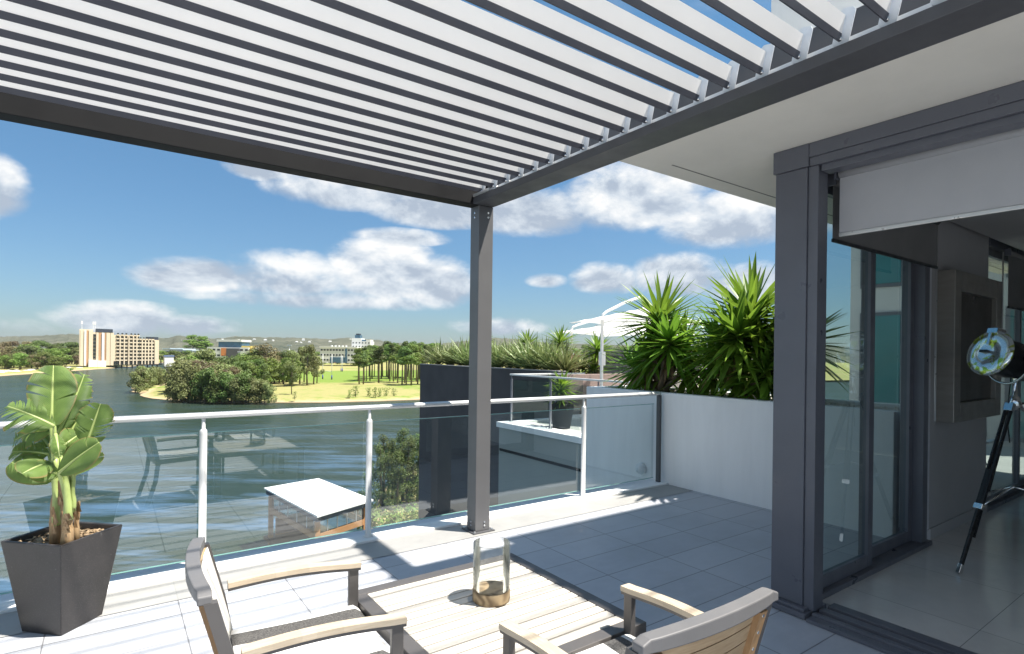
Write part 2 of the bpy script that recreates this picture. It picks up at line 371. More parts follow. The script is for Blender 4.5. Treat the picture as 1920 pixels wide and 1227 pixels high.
def mat_land():
    mt, nt, b = new_mat('parkland grass and soil')
    tc = nt.nodes.new('ShaderNodeTexCoord'); v = tc.outputs['Object']
    n1 = tnoise(nt, 0.035, 5, 0.6, v); n2 = tnoise(nt, 0.3, 5, 0.65, v); n3 = tnoise(nt, 2.5, 4, 0.6, v)
    green = mixc(nt, n3, (0.115, 0.195, 0.028), (0.19, 0.275, 0.05))
    straw = mixc(nt, n3, (0.25, 0.235, 0.085), (0.36, 0.325, 0.145))
    sep = nt.nodes.new('ShaderNodeSeparateXYZ'); link(nt, v, sep.inputs[0])
    # the mown playing field: an oblong of greener turf
    fx = mathn(nt, 'ABSOLUTE', mathn(nt, 'SUBTRACT', sep.outputs[0], 150.0)); fy = mathn(nt, 'ABSOLUTE', mathn(nt, 'SUBTRACT', sep.outputs[1], 345.0))
    d = mathn(nt, 'MAXIMUM', mathn(nt, 'DIVIDE', fx, 75.0), mathn(nt, 'DIVIDE', fy, 80.0))
    d = mathn(nt, 'ADD', d, mathn(nt, 'MULTIPLY', mathn(nt, 'SUBTRACT', n1, 0.5), 0.5))
    field = maprange(nt, d, 0.85, 1.1, 1.0, 0.0, True)
    mixf = mathn(nt, 'MAXIMUM', mathn(nt, 'MULTIPLY', field, 0.9), maprange(nt, mathn(nt, 'ADD', mathn(nt, 'MULTIPLY', n1, 0.6), mathn(nt, 'MULTIPLY', n2, 0.4)), 0.50, 0.62))
    c = mixc(nt, mixf, straw, green)
    sand = mixc(nt, n3, (0.36, 0.27, 0.16), (0.50, 0.40, 0.26))
    geo = nt.nodes.new('ShaderNodeNewGeometry'); sp2 = nt.nodes.new('ShaderNodeSeparateXYZ'); link(nt, geo.outputs['Position'], sp2.inputs[0])
    beach = maprange(nt, mathn(nt, 'ADD', sp2.outputs[2], mathn(nt, 'MULTIPLY', n2, 0.8)), WZ + 0.75, WZ + 1.35, 1.0, 0.0)
    link(nt, mixc(nt, beach, c, sand), b.inputs['Base Color']); b.inputs['Roughness'].default_value = 0.95
    b.inputs['Specular IOR Level'].default_value = 0.1
    bump(nt, b, n2, 0.4, 0.4)
    return mt
M_LAND = mat_land()
def land(name, shore, top, bank=6.0, sub=True, rng=random.Random(3)):
    """a low bank: the shoreline polygon in plan, sloping up to `top`"""
    pts = []
    n = len(shore)
    for i in range(n):
        a, b2 = Vector(shore[i]), Vector(shore[(i + 1) % n])
        k = max(1, min(24, int((b2 - a).length / 7))) if sub else 1
        nr = Vector((-(b2 - a).y, (b2 - a).x)).normalized() if (b2 - a).length > 0 else Vector((0, 0))
        for j in range(k):
            p = a.lerp(b2, j / k)
            if j: p = p + nr * rng.uniform(-0.9, 0.9)
            pts.append(p)
    c = sum(pts, Vector((0, 0))) / len(pts)
    ar = sum(pts[i].x * pts[(i + 1) % len(pts)].y - pts[(i + 1) % len(pts)].x * pts[i].y for i in range(len(pts)))
    if ar < 0: pts.reverse()
    m_ = len(pts); inner = []
    for i in range(m_):
        t = (pts[(i + 1) % m_] - pts[i - 1]).normalized(); nr = Vector((-t.y, t.x))
        inner.append(pts[i] + nr * bank)
    vs_ = [(p.x, p.y, WZ - 0.6) for p in pts] + [(p.x, p.y, WZ + 0.25) for p in pts] + [(p.x, p.y, top) for p in inner]
    fs = [(i, (i + 1) % m_, m_ + (i + 1) % m_, m_ + i) for i in range(m_)] + [(m_ + i, m_ + (i + 1) % m_, 2 * m_ + (i + 1) % m_, 2 * m_ + i) for i in range(m_)]
    fs.append(tuple(range(2 * m_, 3 * m_)))
    mb = MB(); mb.add(vs_, fs)
    return structure(name, mb, M_LAND)
G = lambda px, py, z=WZ + 0.3: (lambda v: (v.x, v.y))(at_z(px, py, z))
# peninsula with the park: tip on the left, shore along the front, running far back on the right
land('park_ground', [G(262, 741), G(285, 747), G(330, 751), G(420, 754), G(505, 754.5), G(600, 754.5), G(700, 752), G(785, 749), G(900, 745),
                     (520, 260), (700, 900), (220, 900), G(352, 681), G(346, 690), G(338, 702), G(322, 715), G(285, 727)], WZ + 1.2, 5.0)
land('islet_ground', [G(243, 734), G(262, 737), G(300, 731), G(312, 716), G(296, 706), G(262, 712)], WZ + 0.9, 2.5)
# left bank with the hotel
land('bank_ground', [(-900, 500), G(-200, 712), G(0, 705), G(70, 700), G(150, 694.5), G(215, 690), G(300, 681), G(330, 678.5), G(352, 677.5), (240, 1300), (-900, 1300)], WZ + 1.4, 6.0)
# near bank below the building
land('near_bank_ground', [(9.5, 22), (9.8, 36), (15.5, 42), (20.5, 52), (26, 62), (36, 74), (90, 80), (120, -60), (9.5, -60)], WZ + 0.9, 1.5)
# plain to the horizon, behind the banks
plain = MB(); plain.quad((-6000, 850, WZ + 1.0), (9000, 850, WZ + 1.0), (9000, 9000, WZ + 1.0), (-6000, 9000, WZ + 1.0))
plain.quad((300, 200, WZ + 1.002), (9000, -2000, WZ + 1.002), (9000, 849, WZ + 1.002), (300, 849, WZ + 1.002))
structure('plain_ground', plain, M_LAND)

def mat_hills():
    mt, nt, b = new_mat('wooded hillside')
    tc = nt.nodes.new('ShaderNodeTexCoord'); v = tc.outputs['Object']
    a = tnoise(nt, 0.02, 6, 0.7, v); c = tnoise(nt, 0.004, 4, 0.6, v)
    f = mathn(nt, 'ADD', mathn(nt, 'MULTIPLY', a, 0.6), mathn(nt, 'MULTIPLY', c, 0.4))
    link(nt, mixc(nt, maprange(nt, f, 0.36, 0.62), (0.042, 0.056, 0.040), (0.150, 0.148, 0.110)), b.inputs['Base Color'])
    b.inputs['Roughness'].default_value = 1.0; b.inputs['Specular IOR Level'].default_value = 0.0
    bump(nt, b, a, 1.0, 12.0)
    return mt
def hills():
    prof = [(-120, 640), (0, 632), (60, 630), (130, 627), (200, 633), (260, 637), (310, 634), (335, 630), (365, 633), (400, 635), (450, 631), (500, 633), (560, 634), (620, 636),
            (660, 634), (700, 637), (740, 644), (800, 646), (880, 640), (930, 634), (980, 637), (1040, 645), (1200, 648), (1500, 650), (2000, 655)]
    def top(px):
        for (a, ya), (b2, yb) in zip(prof, prof[1:]):
            if a <= px <= b2:
                t = (px - a) / (b2 - a); t = t * t * (3 - 2 * t); return ya + (yb - ya) * t
        return 655
    rng = random.Random(11); mb = MB(); cols = []
    n = 420; rows = [(0.0, 1500), (0.35, 1750), (0.62, 2050), (0.85, 2400), (1.0, 2800), (0.8, 3400), (0.0, 4200)]
    for i in range(n):
        px = -120 + 2120 * i / (n - 1); e = at_d(px, top(px) + rng.uniform(-0.8, 0.8), 2800)
        for (hf, d) in rows:
            g0 = at_d(px, 660, d); z = WZ + 0.5 + (e.z - WZ) * hf + (rng.uniform(-3, 3) if 0 < hf < 1 else 0)
            cols.append((g0.x, g0.y, z))
    k = len(rows)
    mb.add(cols, [(i * k + j, i * k + j + 1, (i + 1) * k + j + 1, (i + 1) * k + j) for i in range(n - 1) for j in range(k - 1)], True)
    return structure('hills', mb, mat_hills())
hills()

# ------------------------------------------------------------------ terrace
def mat_tiles(name, c1, c2, tx, ty, ox, oy, joint, jcol, rough, bumpy=0.15, streak=(1, 1, 1)):
    mt, nt, b = new_mat(name)
    tc = nt.nodes.new('ShaderNodeTexCoord'); v = tc.outputs['Object']
    sep = nt.nodes.new('ShaderNodeSeparateXYZ'); link(nt, v, sep.inputs[0])
    def cell(s, o, p):
        u = mathn(nt, 'DIVIDE', mathn(nt, 'SUBTRACT', s, o), p); fr = mathn(nt, 'FRACT', u)
        e = mathn(nt, 'MULTIPLY', mathn(nt, 'MINIMUM', fr, mathn(nt, 'SUBTRACT', 1.0, fr)), p)
        return mathn(nt, 'FLOOR', u), e
    ix, ex = cell(sep.outputs[0], ox, tx); iy, ey = cell(sep.outputs[1], oy, ty)
    cv = nt.nodes.new('ShaderNodeCombineXYZ'); link(nt, ix, cv.inputs[0]); link(nt, iy, cv.inputs[1])
    wn = nt.nodes.new('ShaderNodeTexWhiteNoise'); link(nt, cv.outputs[0], wn.inputs['Vector'])
    e = mathn(nt, 'MINIMUM', ex, ey)
    jm = maprange(nt, e, joint * 0.35, joint * 0.65, 1.0, 0.0)
    n = tnoise(nt, 5.0, 7, 0.62, v, streak); n2 = tnoise(nt, 60, 3, 0.6, v)
    f = mathn(nt, 'ADD', mathn(nt, 'MULTIPLY', n, 0.75), mathn(nt, 'MULTIPLY', wn.outputs['Value'], 0.30))
    stain = maprange(nt, tnoise(nt, 1.1, 6, 0.7, v), 0.46, 0.72, 1.0, 0.84)
    col = mixc(nt, maprange(nt, f, 0.3, 0.7), c1, c2)
    vv = nt.nodes.new('ShaderNodeHueSaturation'); link(nt, col, vv.inputs['Color']); link(nt, stain, vv.inputs['Value'])
    link(nt, mixc(nt, jm, vv.outputs[0], jcol), b.inputs['Base Color'])
    link(nt, maprange(nt, n, 0.3, 0.7, rough - 0.06, rough + 0.1), b.inputs['Roughness'])
    h = mathn(nt, 'SUBTRACT', mathn(nt, 'MULTIPLY', n2, 0.15), jm)
    bump(nt, b, h, bumpy, 0.003)
    return mt
M_TILE = mat_tiles('terrace tile', (0.405, 0.42, 0.455), (0.475, 0.49, 0.525), 0.605, 0.316, 2.755, 3.02, 0.007, (0.19, 0.19, 0.20), 0.5, 0.2, (1, 3, 1))
f = MB(); f.add([(-5, -6, 0), (6.2, -6, 0), (6.2, 4.2, 0), (-5, 4.2, 0)], [(0, 1, 2, 3)])
structure('terrace_floor', f, M_TILE)
f = MB(); f.quad((-5, 3.86, 0.004), (5.24, 3.86, 0.004), (5.24, 4.2, 0.004), (-5, 4.2, 0.004))
structure('border_paving', f, mat_tiles('border tile', (0.31, 0.305, 0.295), (0.36, 0.355, 0.34), 1.21, 0.7, 2.755, 3.7, 0.006, (0.30, 0.30, 0.29), 0.5, 0.2, (1, 5, 1)))
f = MB(); f.box(-5, 5.25, 4.2, 4.47, -0.35, 0.022)
k = structure('kerb', f, M_RENDER)
b_ = k.modifiers.new('bevel', 'BEVEL'); b_.width = 0.006; b_.segments = 2

# balustrade: handrail, posts, panes
M_RAIL = paint('satin silver rail paint', (0.70, 0.70, 0.69), 0.38, 0.25, 0.04, 6, 0.02, 400)
M_PANE = thin_glass('balustrade glass', (0.92, 0.965, 0.955), 2.05, 1.3)
M_GEDGE = paint('green glass edge', (0.22, 0.42, 0.38), 0.15, 0, 0.05, 10)
def post_mesh(x, y, zb, zt, r, n=14):
    mb = MB()
    mb.lathe([(0, 0), (r * 1.7, 0), (r * 1.7, 0.006), (r, 0.009), (r, zt - zb - 0.10), (r * 0.93, zt - zb - 0.082), (r * 0.62, zt - zb - 0.072), (r * 0.5, zt - zb - 0.070), (r * 0.5, zt - zb)], n, (x, y, zb))
    return mb
bal = thing('glass_balustrade', (1.7, 4.3, 0.022), 'long clear glass balustrade with silver posts and handrail along the kerb of the white terrace', 'balustrade')
XP = [-3.0, -1.83, -0.66, 0.51, 1.68, 2.80, 4.0]
for x in XP: post_mesh(x, 4.3, 0.022, 1.03, 0.024).build('post', M_RAIL, bal)
p = MB(); p.box(5.165, 5.2, 4.275, 4.325, 0.022, 1.03); p.build('post', M_STEEL, bal, 0.004)['label'] = 'square charcoal end post against the white wall'
h = MB()
prof = [(0.026 * math.cos(a), 0.021 * math.sin(a)) for a in [2 * math.pi * i / 18 for i in range(18)]]
vs_ = [(x, 4.3 + a, 1.05 + c) for x in (-5.0, 5.19) for a, c in prof]
h.add(vs_, [(i, (i + 1) % 18, 18 + (i + 1) % 18, 18 + i) for i in range(18)], True)
h.build('handrail', M_RAIL, bal)
ends = [-4.9] + XP + [5.16]
for a, c in zip(ends, ends[1:]):
    mb = MB(); mb.quad((a + 0.028, 4.335, 0.075), (c - 0.028, 4.335, 0.075), (c - 0.028, 4.335, 0.925), (a + 0.028, 4.335, 0.925))
    g = mb.build('glass_pane', M_PANE, bal)
    e = MB(); e.box(a + 0.028, c - 0.028, 4.330, 4.340, 0.925, 0.931); e.box(a + 0.028, c - 0.028, 4.330, 4.340, 0.069, 0.075)
    e.build_each('polished_edge', M_GEDGE, g)

# ------------------------------------------------------------------ louvre pergola
perg = thing('louvre_pergola', (2.53, 4.0, 0), 'charcoal louvre roof pergola with white blades standing on one slim post by the balustrade', 'pergola')
p = MB(); p.box(2.46, 2.60, 3.935, 4.07, 0.014, 2.72); post = p.build('post', paint('grey post powder coat', (0.150, 0.148, 0.150), 0.42, 0.0, 0.07, 2.5, 0.05, 600), perg, 0.004)
p = MB(); p.box(2.425, 2.635, 3.90, 4.105, 0.004, 0.014); p.build('base_plate', M_STEEL, post, 0.003)
bp = MB()
for (z) in (2.665, 2.628, 0.085, 0.055):
    bp.tube([(2.53 + 0.018, 3.936, z), (2.53 + 0.018, 3.930, z)], 0.008, 10); bp.tube([(2.461, 4.0, z), (2.455, 4.0, z)], 0.008, 10)
for dx_ in (-0.085, 0.085):
    for dy_ in (-0.083, 0.083): bp.tube([(2.53 + dx_, 4.003 + dy_, 0.012), (2.53 + dx_, 4.003 + dy_, 0.024)], 0.009, 8)
bp.build_each('bolt', M_BOLT, post)
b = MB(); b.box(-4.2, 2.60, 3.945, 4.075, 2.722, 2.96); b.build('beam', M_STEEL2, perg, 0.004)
b = MB(); b.box(2.405, 2.60, -3.0, 3.943, 2.722, 2.775); b.box(2.545, 2.602, -3.0, 3.943, 2.7765, 2.975)
b.build_each('beam', M_STEEL, perg, 0.003)
M_WPLATE = MATS['white plate paint']
b = MB(); b.box(2.475, 2.505, -2.9, 3.90, 2.79, 2.828); b.build('link_bar', M_WPLATE, perg)
b = MB(); b.box(2.40, 2.44, 3.70, 3.944, 2.7765, 2.80); b.build('corner_bracket', M_ALU, perg, 0.003)
TILT = R(12.5)
def make_louvre():
    # blade leaning towards -Y as it rises, so that the sun passes almost edge-on between the blades
    d = Vector((0, -math.sin(TILT), math.cos(TILT))); nr = Vector((0, -math.cos(TILT), -math.sin(TILT)))
    W, W2, T = 0.102, 0.031, 0.004
    def slab(x0, x1, a, c, t, proud):
        q = lambda x, s, n_: Vector((x, 0, 0)) + d * s + nr * n_
        return MB().hexa([q(x0, a, proud), q(x1, a, proud), q(x1, a, proud - t), q(x0, a, proud - t)], [q(x0, c, proud), q(x1, c, proud), q(x1, c, proud - t), q(x0, c, proud - t)])
    o = slab(-4.1, 2.43, W2 + 0.0005, W, T, 0).build('louvre', M_WHITEBLADE)
    slab(-4.1, 2.43, 0, W2, T + 0.003, 0.0015).build('underside_shade', M_BAND, o, local=True)  # dark strip paints the shaded underside of a thicker blade
    e = MB(); poly = [(-0.026, -0.012), (0.022, -0.012), (0.032, 0.0), (0.032, 0.120), (0.020, 0.134), (-0.020, 0.134), (-0.034, 0.120), (-0.034, 0.0)]
    q2 = lambda x, a, s: Vector((x, 0, 0)) + nr * a + d * s
    n_ = len(poly); e.add([q2(2.436, *p_) for p_ in poly] + [q2(2.441, *p_) for p_ in poly],
        [tuple(range(n_)), tuple(reversed(range(n_, 2 * n_)))] + [(i, n_ + i, n_ + (i + 1) % n_, (i + 1) % n_) for i in range(n_)])
    e.build('end_plate', M_WPLATE, o, local=True)
    pv = MB(); pv.tube([(2.42, 0, 0.012), (2.52, 0, 0.012)], 0.008, 10)
    pv.build('pivot_pin', M_BOLT, o, local=True)
    return o
lv = make_louvre()
for i, k in enumerate(range(-14, 16)):
    o = lv if i == 0 else copy_tree(lv)
    o.parent = perg; o.location = Vector((0, 1.275 + 0.172 * k, 2.80)) - perg.location

# ------------------------------------------------------------------ house
M_WALLIN = paint('grey interior plaster', (0.44, 0.43, 0.43), 0.85, 0, 0.05, 1.5, 0.08, 200)
M_CEIL = paint('pale ceiling plaster', (0.42, 0.41, 0.40), 0.9, 0, 0.04, 1.5)
M_INFLOOR = mat_tiles('polished interior tile', (0.56, 0.55, 0.53), (0.62, 0.61, 0.59), 0.8, 0.8, 3.9, 0.2, 0.004, (0.25, 0.25, 0.25), 0.10, 0.03)
M_TRACK = paint('dark door track', (0.035, 0.037, 0.042), 0.4, 0.3, 0.12, 5)
M_DOORGLASS = thin_glass('door glass', (0.58, 0.70, 0.68), 1.8, 1.35)
house = thing('house', (3.3, 1.75, 0), 'grey framed house with cream soffit and open sliding doors along the right of the terrace', 'house')
r = MB(); r.box(2.608, 10.5, -5.0, 2.53, 2.735, 2.97); roof = r.build('roof', M_SOFFIT, house, 0.006)
g = MB(); g.box(2.95, 10.4, 2.36, 2.372, 2.7335, 2.7345); g.build_each('groove_shadow', paint('painted groove shadow', (0.25, 0.235, 0.21), 0.9), roof)  # thin dark strip below the soffit, painting a groove's shadow
u = MB(); u.box(3.9, 10.5, -5.0, 2.25, 2.972, 4.2); u.build('upper_wall', M_RENDER, house)
c = MB(); c.box(3.272, 3.40, 1.655, 1.845, 0.055, 2.60); col_ = c.build('column', M_FRAME, house, 0.004)
c = MB(); c.box(3.262, 3.42, 1.645, 1.857, 2.602, 2.733); c.build('column_cap', M_FRAME, col_, 0.003)
c = MB(); c.box(3.215, 3.47, 1.61, 1.885, 0.004, 0.035); c.box(3.235, 3.45, 1.625, 1.87, 0.036, 0.053); c.build_each('column_base', M_FRAME, col_, 0.003)
h = MB(); h.box(3.266, 3.42, -4.4, 1.643, 2.652, 2.733); h.box(3.274, 3.42, -4.4, 1.643, 2.602, 2.6505); h.box(3.30, 3.40, -4.4, 1.59, 2.565, 2.6015); h.build_each('header', M_FRAME, house, 0.002)
j = MB(); j.box(3.284, 3.395, 1.597, 1.6535, 0.04, 2.60); j.build('jamb', M_FRAME, house, 0.002)
s = MB()
for x0, x1, z in ((3.20, 3.262, 0.022), (3.264, 3.30, 0.036), (3.345, 3.40, 0.036), (3.445, 3.53, 0.030)): s.box(x0, x1, -4.4, 1.595, 0.002, z)
s.build_each('sill', M_FRAME, house, 0.002)
s = MB(); s.box(3.3005, 3.3445, -4.4, 1.595, 0.002, 0.012); s.box(3.4005, 3.4445, -4.4, 1.595, 0.002, 0.012); s.build_each('door_track', M_TRACK, house)
# glazed side: two sliding panels in the plane y = 1.75
def glazed_panel(name, x0, x1, y, z0, z1, fw, depth, parent):
    fr = MB()
    fr.box(x0, x0 + fw, y - depth, y + depth, z0, z1); fr.box(x1 - fw, x1, y - depth, y + depth, z0, z1)
    fr.box(x0 + fw, x1 - fw, y - depth, y + depth, z0, z0 + fw * 1.1); fr.box(x0 + fw, x1 - fw, y - depth, y + depth, z1 - fw, z1)
    o = fr.build(name, M_FRAME, parent, 0.002)
    gl = MB(); gl.quad((x0 + fw, y, z0 + fw * 1.1), (x1 - fw, y, z0 + fw * 1.1), (x1 - fw, y, z1 - fw), (x0 + fw, y, z1 - fw)); gl.build('glass', M_DOORGLASS, o)
    return o
a = glazed_panel('sliding_panel', 3.44, 4.35, 1.735, 0.045, 2.60, 0.075, 0.02, house)
hd = MB(); hd.box(3.462, 3.492, 1.69, 1.714, 0.86, 1.10); hd.build('handle', M_TRACK, a, 0.004)
a = glazed_panel('sliding_panel', 4.355, 5.20, 1.79, 0.045, 2.60, 0.075, 0.02, house)
hd = MB(); hd.box(4.375, 4.405, 1.745, 1.769, 0.86, 1.10); hd.build('handle', M_TRACK, a, 0.004)
s = MB(); s.box(3.5305, 5.36, 1.68, 1.84, 0.002, 0.04); s.box(3.42, 5.36, 1.70, 1.84, 2.602, 2.70); s.box(5.205, 5.30, 1.70, 1.86, 0.042, 2.60); s.build_each('door_frame', M_FRAME, house, 0.002)
wl = MB(); wl.box(5.38, 6.95, 1.75, 1.90, 0.0, 2.735); iw = wl.build('inner_wall', M_WALLIN, house)
wl = MB(); wl.box(5.305, 5.46, 1.738, 1.7485, 0.10, 2.62); wl.box(5.305, 5.378, 1.7495, 1.90, 0.10, 2.735); wl.box(5.30, 5.47, 1.728, 1.7485, 0.004, 0.10); wl.build_each('white_reveal', paint('white reveal paint', (0.62, 0.63, 0.66), 0.6), iw, 0.003)
wl = MB(); wl.box(5.472, 6.95, 1.735, 1.7485, 0.004, 0.095); wl.build('skirting', M_WALLIN, iw, 0.003)
a = glazed_panel('rear_door', 7.0, 8.25, 1.80, 0.045, 2.60, 0.07, 0.02, house); a = glazed_panel('rear_door', 8.26, 9.55, 1.83, 0.045, 2.60, 0.07, 0.02, house)
s = MB(); s.box(6.955, 9.6, 1.74, 1.90, 0.002, 0.04); s.box(6.955, 9.6, 1.74, 1.90, 2.602, 2.734); s.build_each('door_frame', M_FRAME, house)
wl = MB(); wl.box(9.62, 9.8, -4.4, 1.9, 0.0, 2.734); wl.box(3.54, 9.61, -4.6, -4.41, 0.0, 2.734); wl.build_each('back_wall', M_WALLIN, house)
wl = MB(); wl.box(3.43, 9.6, -4.4, 1.68, 2.64, 2.733); wl.build('ceiling', M_CEIL, house)
f = MB(); f.quad((3.535, -4.4, 0.006), (9.6, -4.4, 0.006), (9.6, 1.74, 0.006), (3.535, 1.74, 0.006)); structure('interior_floor', f, M_INFLOOR)
f = MB(); f.box(-5, 5.25, -6, 4.46, -15.4, -0.36); f.box(5.251, 6.2, -6, 5.6, -15.4, -0.02); f.build_each('lower_wall', M_RENDER, house)

# roller blinds
M_BLIND = paint('pale grey blind cloth', (0.46, 0.46, 0.48), 0.85, 0, 0.04, 3, 0.25, 700)
M_BLIND2 = paint('warm grey blind cloth', (0.20, 0.195, 0.19), 0.9, 0, 0.06, 3, 0.25, 700)
def blind(name, label, x0, y0, x1, y1, zt, zb, mat, cord=None):
    t = thing(name, (x0, y0, zt), label, 'blind')
    d = Vector((x1 - x0, y1 - y0, 0)).normalized(); nr = Vector((-d.y, d.x, 0))
    mb = MB()
    a = Vector((x0, y0, 0)); c = Vector((x1, y1, 0))
    def slab(o0, o1, z0, z1):
        return [a + nr * o0 + UP * z0, c + nr * o0 + UP * z0, c + nr * o1 + UP * z0, a + nr * o1 + UP * z0], [a + nr * o0 + UP * z1, c + nr * o0 + UP * z1, c + nr * o1 + UP * z1, a + nr * o1 + UP * z1]
    mb.hexa(*slab(-0.001, 0.001, zb, zt)); mb.build('cloth', mat, t)
    r_ = MB(); r_.tube([a + UP * zt, c + UP * zt], 0.024, 16); r_.build('roller', mat, t)
    bb = MB(); bb.hexa(*slab(-0.008, 0.008, zb - 0.022, zb - 0.0005)); bb.build('bottom_bar', M_TRACK if mat is M_BLIND2 else M_ALU, t, 0.003)
    br = MB(); br.hexa(*[[q + (d * 0 if i in (1, 2) else d * 0) for i, q in enumerate(z_)] for z_ in ([a - d * 0.022 - nr * 0.025 + UP * (zt - 0.03), a - d * 0.012 - nr * 0.025 + UP * (zt - 0.03), a - d * 0.012 + nr * 0.025 + UP * (zt - 0.03), a - d * 0.022 + nr * 0.025 + UP * (zt - 0.03)], [a - d * 0.022 - nr * 0.025 + UP * (zt + 0.035), a - d * 0.012 - nr * 0.025 + UP * (zt + 0.035), a - d * 0.012 + nr * 0.025 + UP * (zt + 0.035), a - d * 0.022 + nr * 0.025 + UP * (zt + 0.035)])])
    br.build('bracket', M_FRAME, t)
    if cord:
        cm = MB(); cx, cyy, cz = cord
        cm.tube([(cx, cyy, zt), (cx, cyy, cz + 0.03), (cx + 0.012, cyy, cz), (cx + 0.024, cyy, cz + 0.03), (cx + 0.024, cyy, zt)], 0.003, 6); cm.build('cord', M_ALU, t)
    return t
blind('roller_blind', 'pale grey roller blind pulled a little way down the open doorway', 3.46, 1.56, 3.46, -4.2, 2.57, 2.225, M_BLIND)
blind('roller_blind', 'dark grey roller blind half hiding the top of the two sliding glass panels', 3.53, 1.63, 5.22, 1.63, 2.56, 2.215, M_BLIND2, (5.30, 1.66, 0.98))
blind('roller_blind', 'warm grey roller blind hanging behind the tripod lamp at the rear glass door', 7.12, 1.64, 9.5, 1.64, 2.54, 2.02, M_BLIND2, (7.02, 1.66, 1.3))
# framed panel on the inner wall
pf = thing('picture_frame', (6.2, 1.75, 1.55), 'large picture in a broad brushed metal frame hung on the grey interior wall', 'picture')
M_PFR = paint('brushed pewter frame', (0.30, 0.28, 0.25), 0.38, 0.35, 0.1, 4, 0.05, 300, (1, 1, 6))
q = MB()
x0, x1, z0, z1 = 5.60, 6.85, 0.97, 2.23
q.box(x0, x0 + 0.15, 1.62, 1.749, z0, z1); q.box(x1 - 0.15, x1, 1.62, 1.749, z0, z1); q.box(x0 + 0.15, x1 - 0.15, 1.62, 1.749, z0, z0 + 0.16); q.box(x0 + 0.15, x1 - 0.15, 1.62, 1.749, z1 - 0.17, z1)
q.build_each('frame', M_PFR, pf, 0.006)
q = MB(); q.box(x0 + 0.151, x1 - 0.151, 1.66, 1.70, z0 + 0.161, z1 - 0.171); q.build('panel', paint('dark bronze panel', (0.055, 0.046, 0.038), 0.35, 0, 0.25, 1.2), pf)

# tripod studio lamp
M_CHROME = paint('polished chrome', (0.82, 0.83, 0.83), 0.07, 1.0, 0.02, 20, rvar=0.03)
M_BLACKLEG = paint('black lacquered leg', (0.012, 0.012, 0.013), 0.32, 0, 0.2, 8)
lamp = thing('floor_lamp', (5.33, 1.22, 0), 'studio spotlight floor lamp with plant reflections painted on its pale face on a black wooden tripod inside the doorway', 'lamp')
hub = Vector((5.36, 1.19, 1.19))
def mat_lens():
    mt, nt, b = new_mat('mirror face with painted reflections'); b.inputs['Metallic'].default_value = 0.75; b.inputs['Roughness'].default_value = 0.16
    wv = nt.nodes.new('ShaderNodeTexNoise'); wv.inputs['Scale'].default_value = 6.0; wv.inputs['Detail'].default_value = 1.0; wv.inputs['Distortion'].default_value = 2.2
    tc = nt.nodes.new('ShaderNodeTexCoord'); link(nt, tc.outputs['Object'], wv.inputs['Vector'])
    band = mathn(nt, 'MULTIPLY', maprange(nt, wv.outputs[0], 0.50, 0.54), maprange(nt, wv.outputs[0], 0.60, 0.63, 1, 0))  # yellow-green plant reflections painted into the face colour
    link(nt, mixc(nt, band, (0.88, 0.95, 0.97), (0.55, 0.66, 0.10)), b.inputs['Base Color'])
    bump(nt, b, tnoise(nt, 9.0, 1, 0.4), 0.35, 0.03)
    return mt
nrm = Vector((-0.86, 0.44, 0.26)).normalized(); hc = Vector((5.19, 1.30, 1.545))
rot = nrm.to_track_quat('Z', 'Y').to_matrix().to_4x4(); rot.translation = hc
head = MB(); head.lathe([(0.0, -0.36), (0.10, -0.36), (0.125, -0.33), (0.125, -0.20), (0.135, -0.20), (0.135, -0.04), (0.150, -0.03), (0.150, 0.0)], 36); head.xform(rot)
hd = head.build('lamp_head', paint('black lamp housing', (0.02, 0.02, 0.021), 0.35, 0.4, 0.15, 8), lamp)
fc = MB(); fc.lathe([(0.0, 0.020), (0.03, 0.024), (0.075, 0.014), (0.08, 0.020), (0.15, 0.008), (0.166, 0.0), (0.170, -0.012), (0.160, -0.02)], 48); fc.xform(rot); fc.build('mirror_face', mat_lens(), hd)
kb = MB(); kb.box(-0.028, 0.028, -0.009, 0.009, 0.022, 0.05); kb.xform(rot); kb.build('latch', M_BLACKLEG, hd)
kb = MB(); kb.box(-0.04, 0.04, 0.145, 0.185, -0.06, 0.015); kb.box(-0.012, 0.012, 0.05, 0.147, 0.02, 0.028); kb.xform(rot); kb.build_each('top_clip', M_CHROME, hd, 0.003)
yk = MB(); side = nrm.cross(UP).normalized(); axis_c = hc - nrm * 0.15; yk.tube([axis_c + side * (0.165 * math.cos(a)) - UP * (0.185 * math.sin(a)) for a in [math.pi * i / 20 for i in range(21)]], 0.009, 8)
for sgn in (-1, 1): yk.tube([axis_c + side * sgn * 0.13, axis_c + side * sgn * 0.19], 0.016, 12)
yk.build_each('yoke', M_CHROME, lamp)
hb = MB(); hb.lathe([(0, -0.06), (0.03, -0.06), (0.045, -0.02), (0.03, 0.03), (0.016, 0.05), (0.016, 0.17)], 16, hub); hb.build('hub', M_CHROME, lamp)
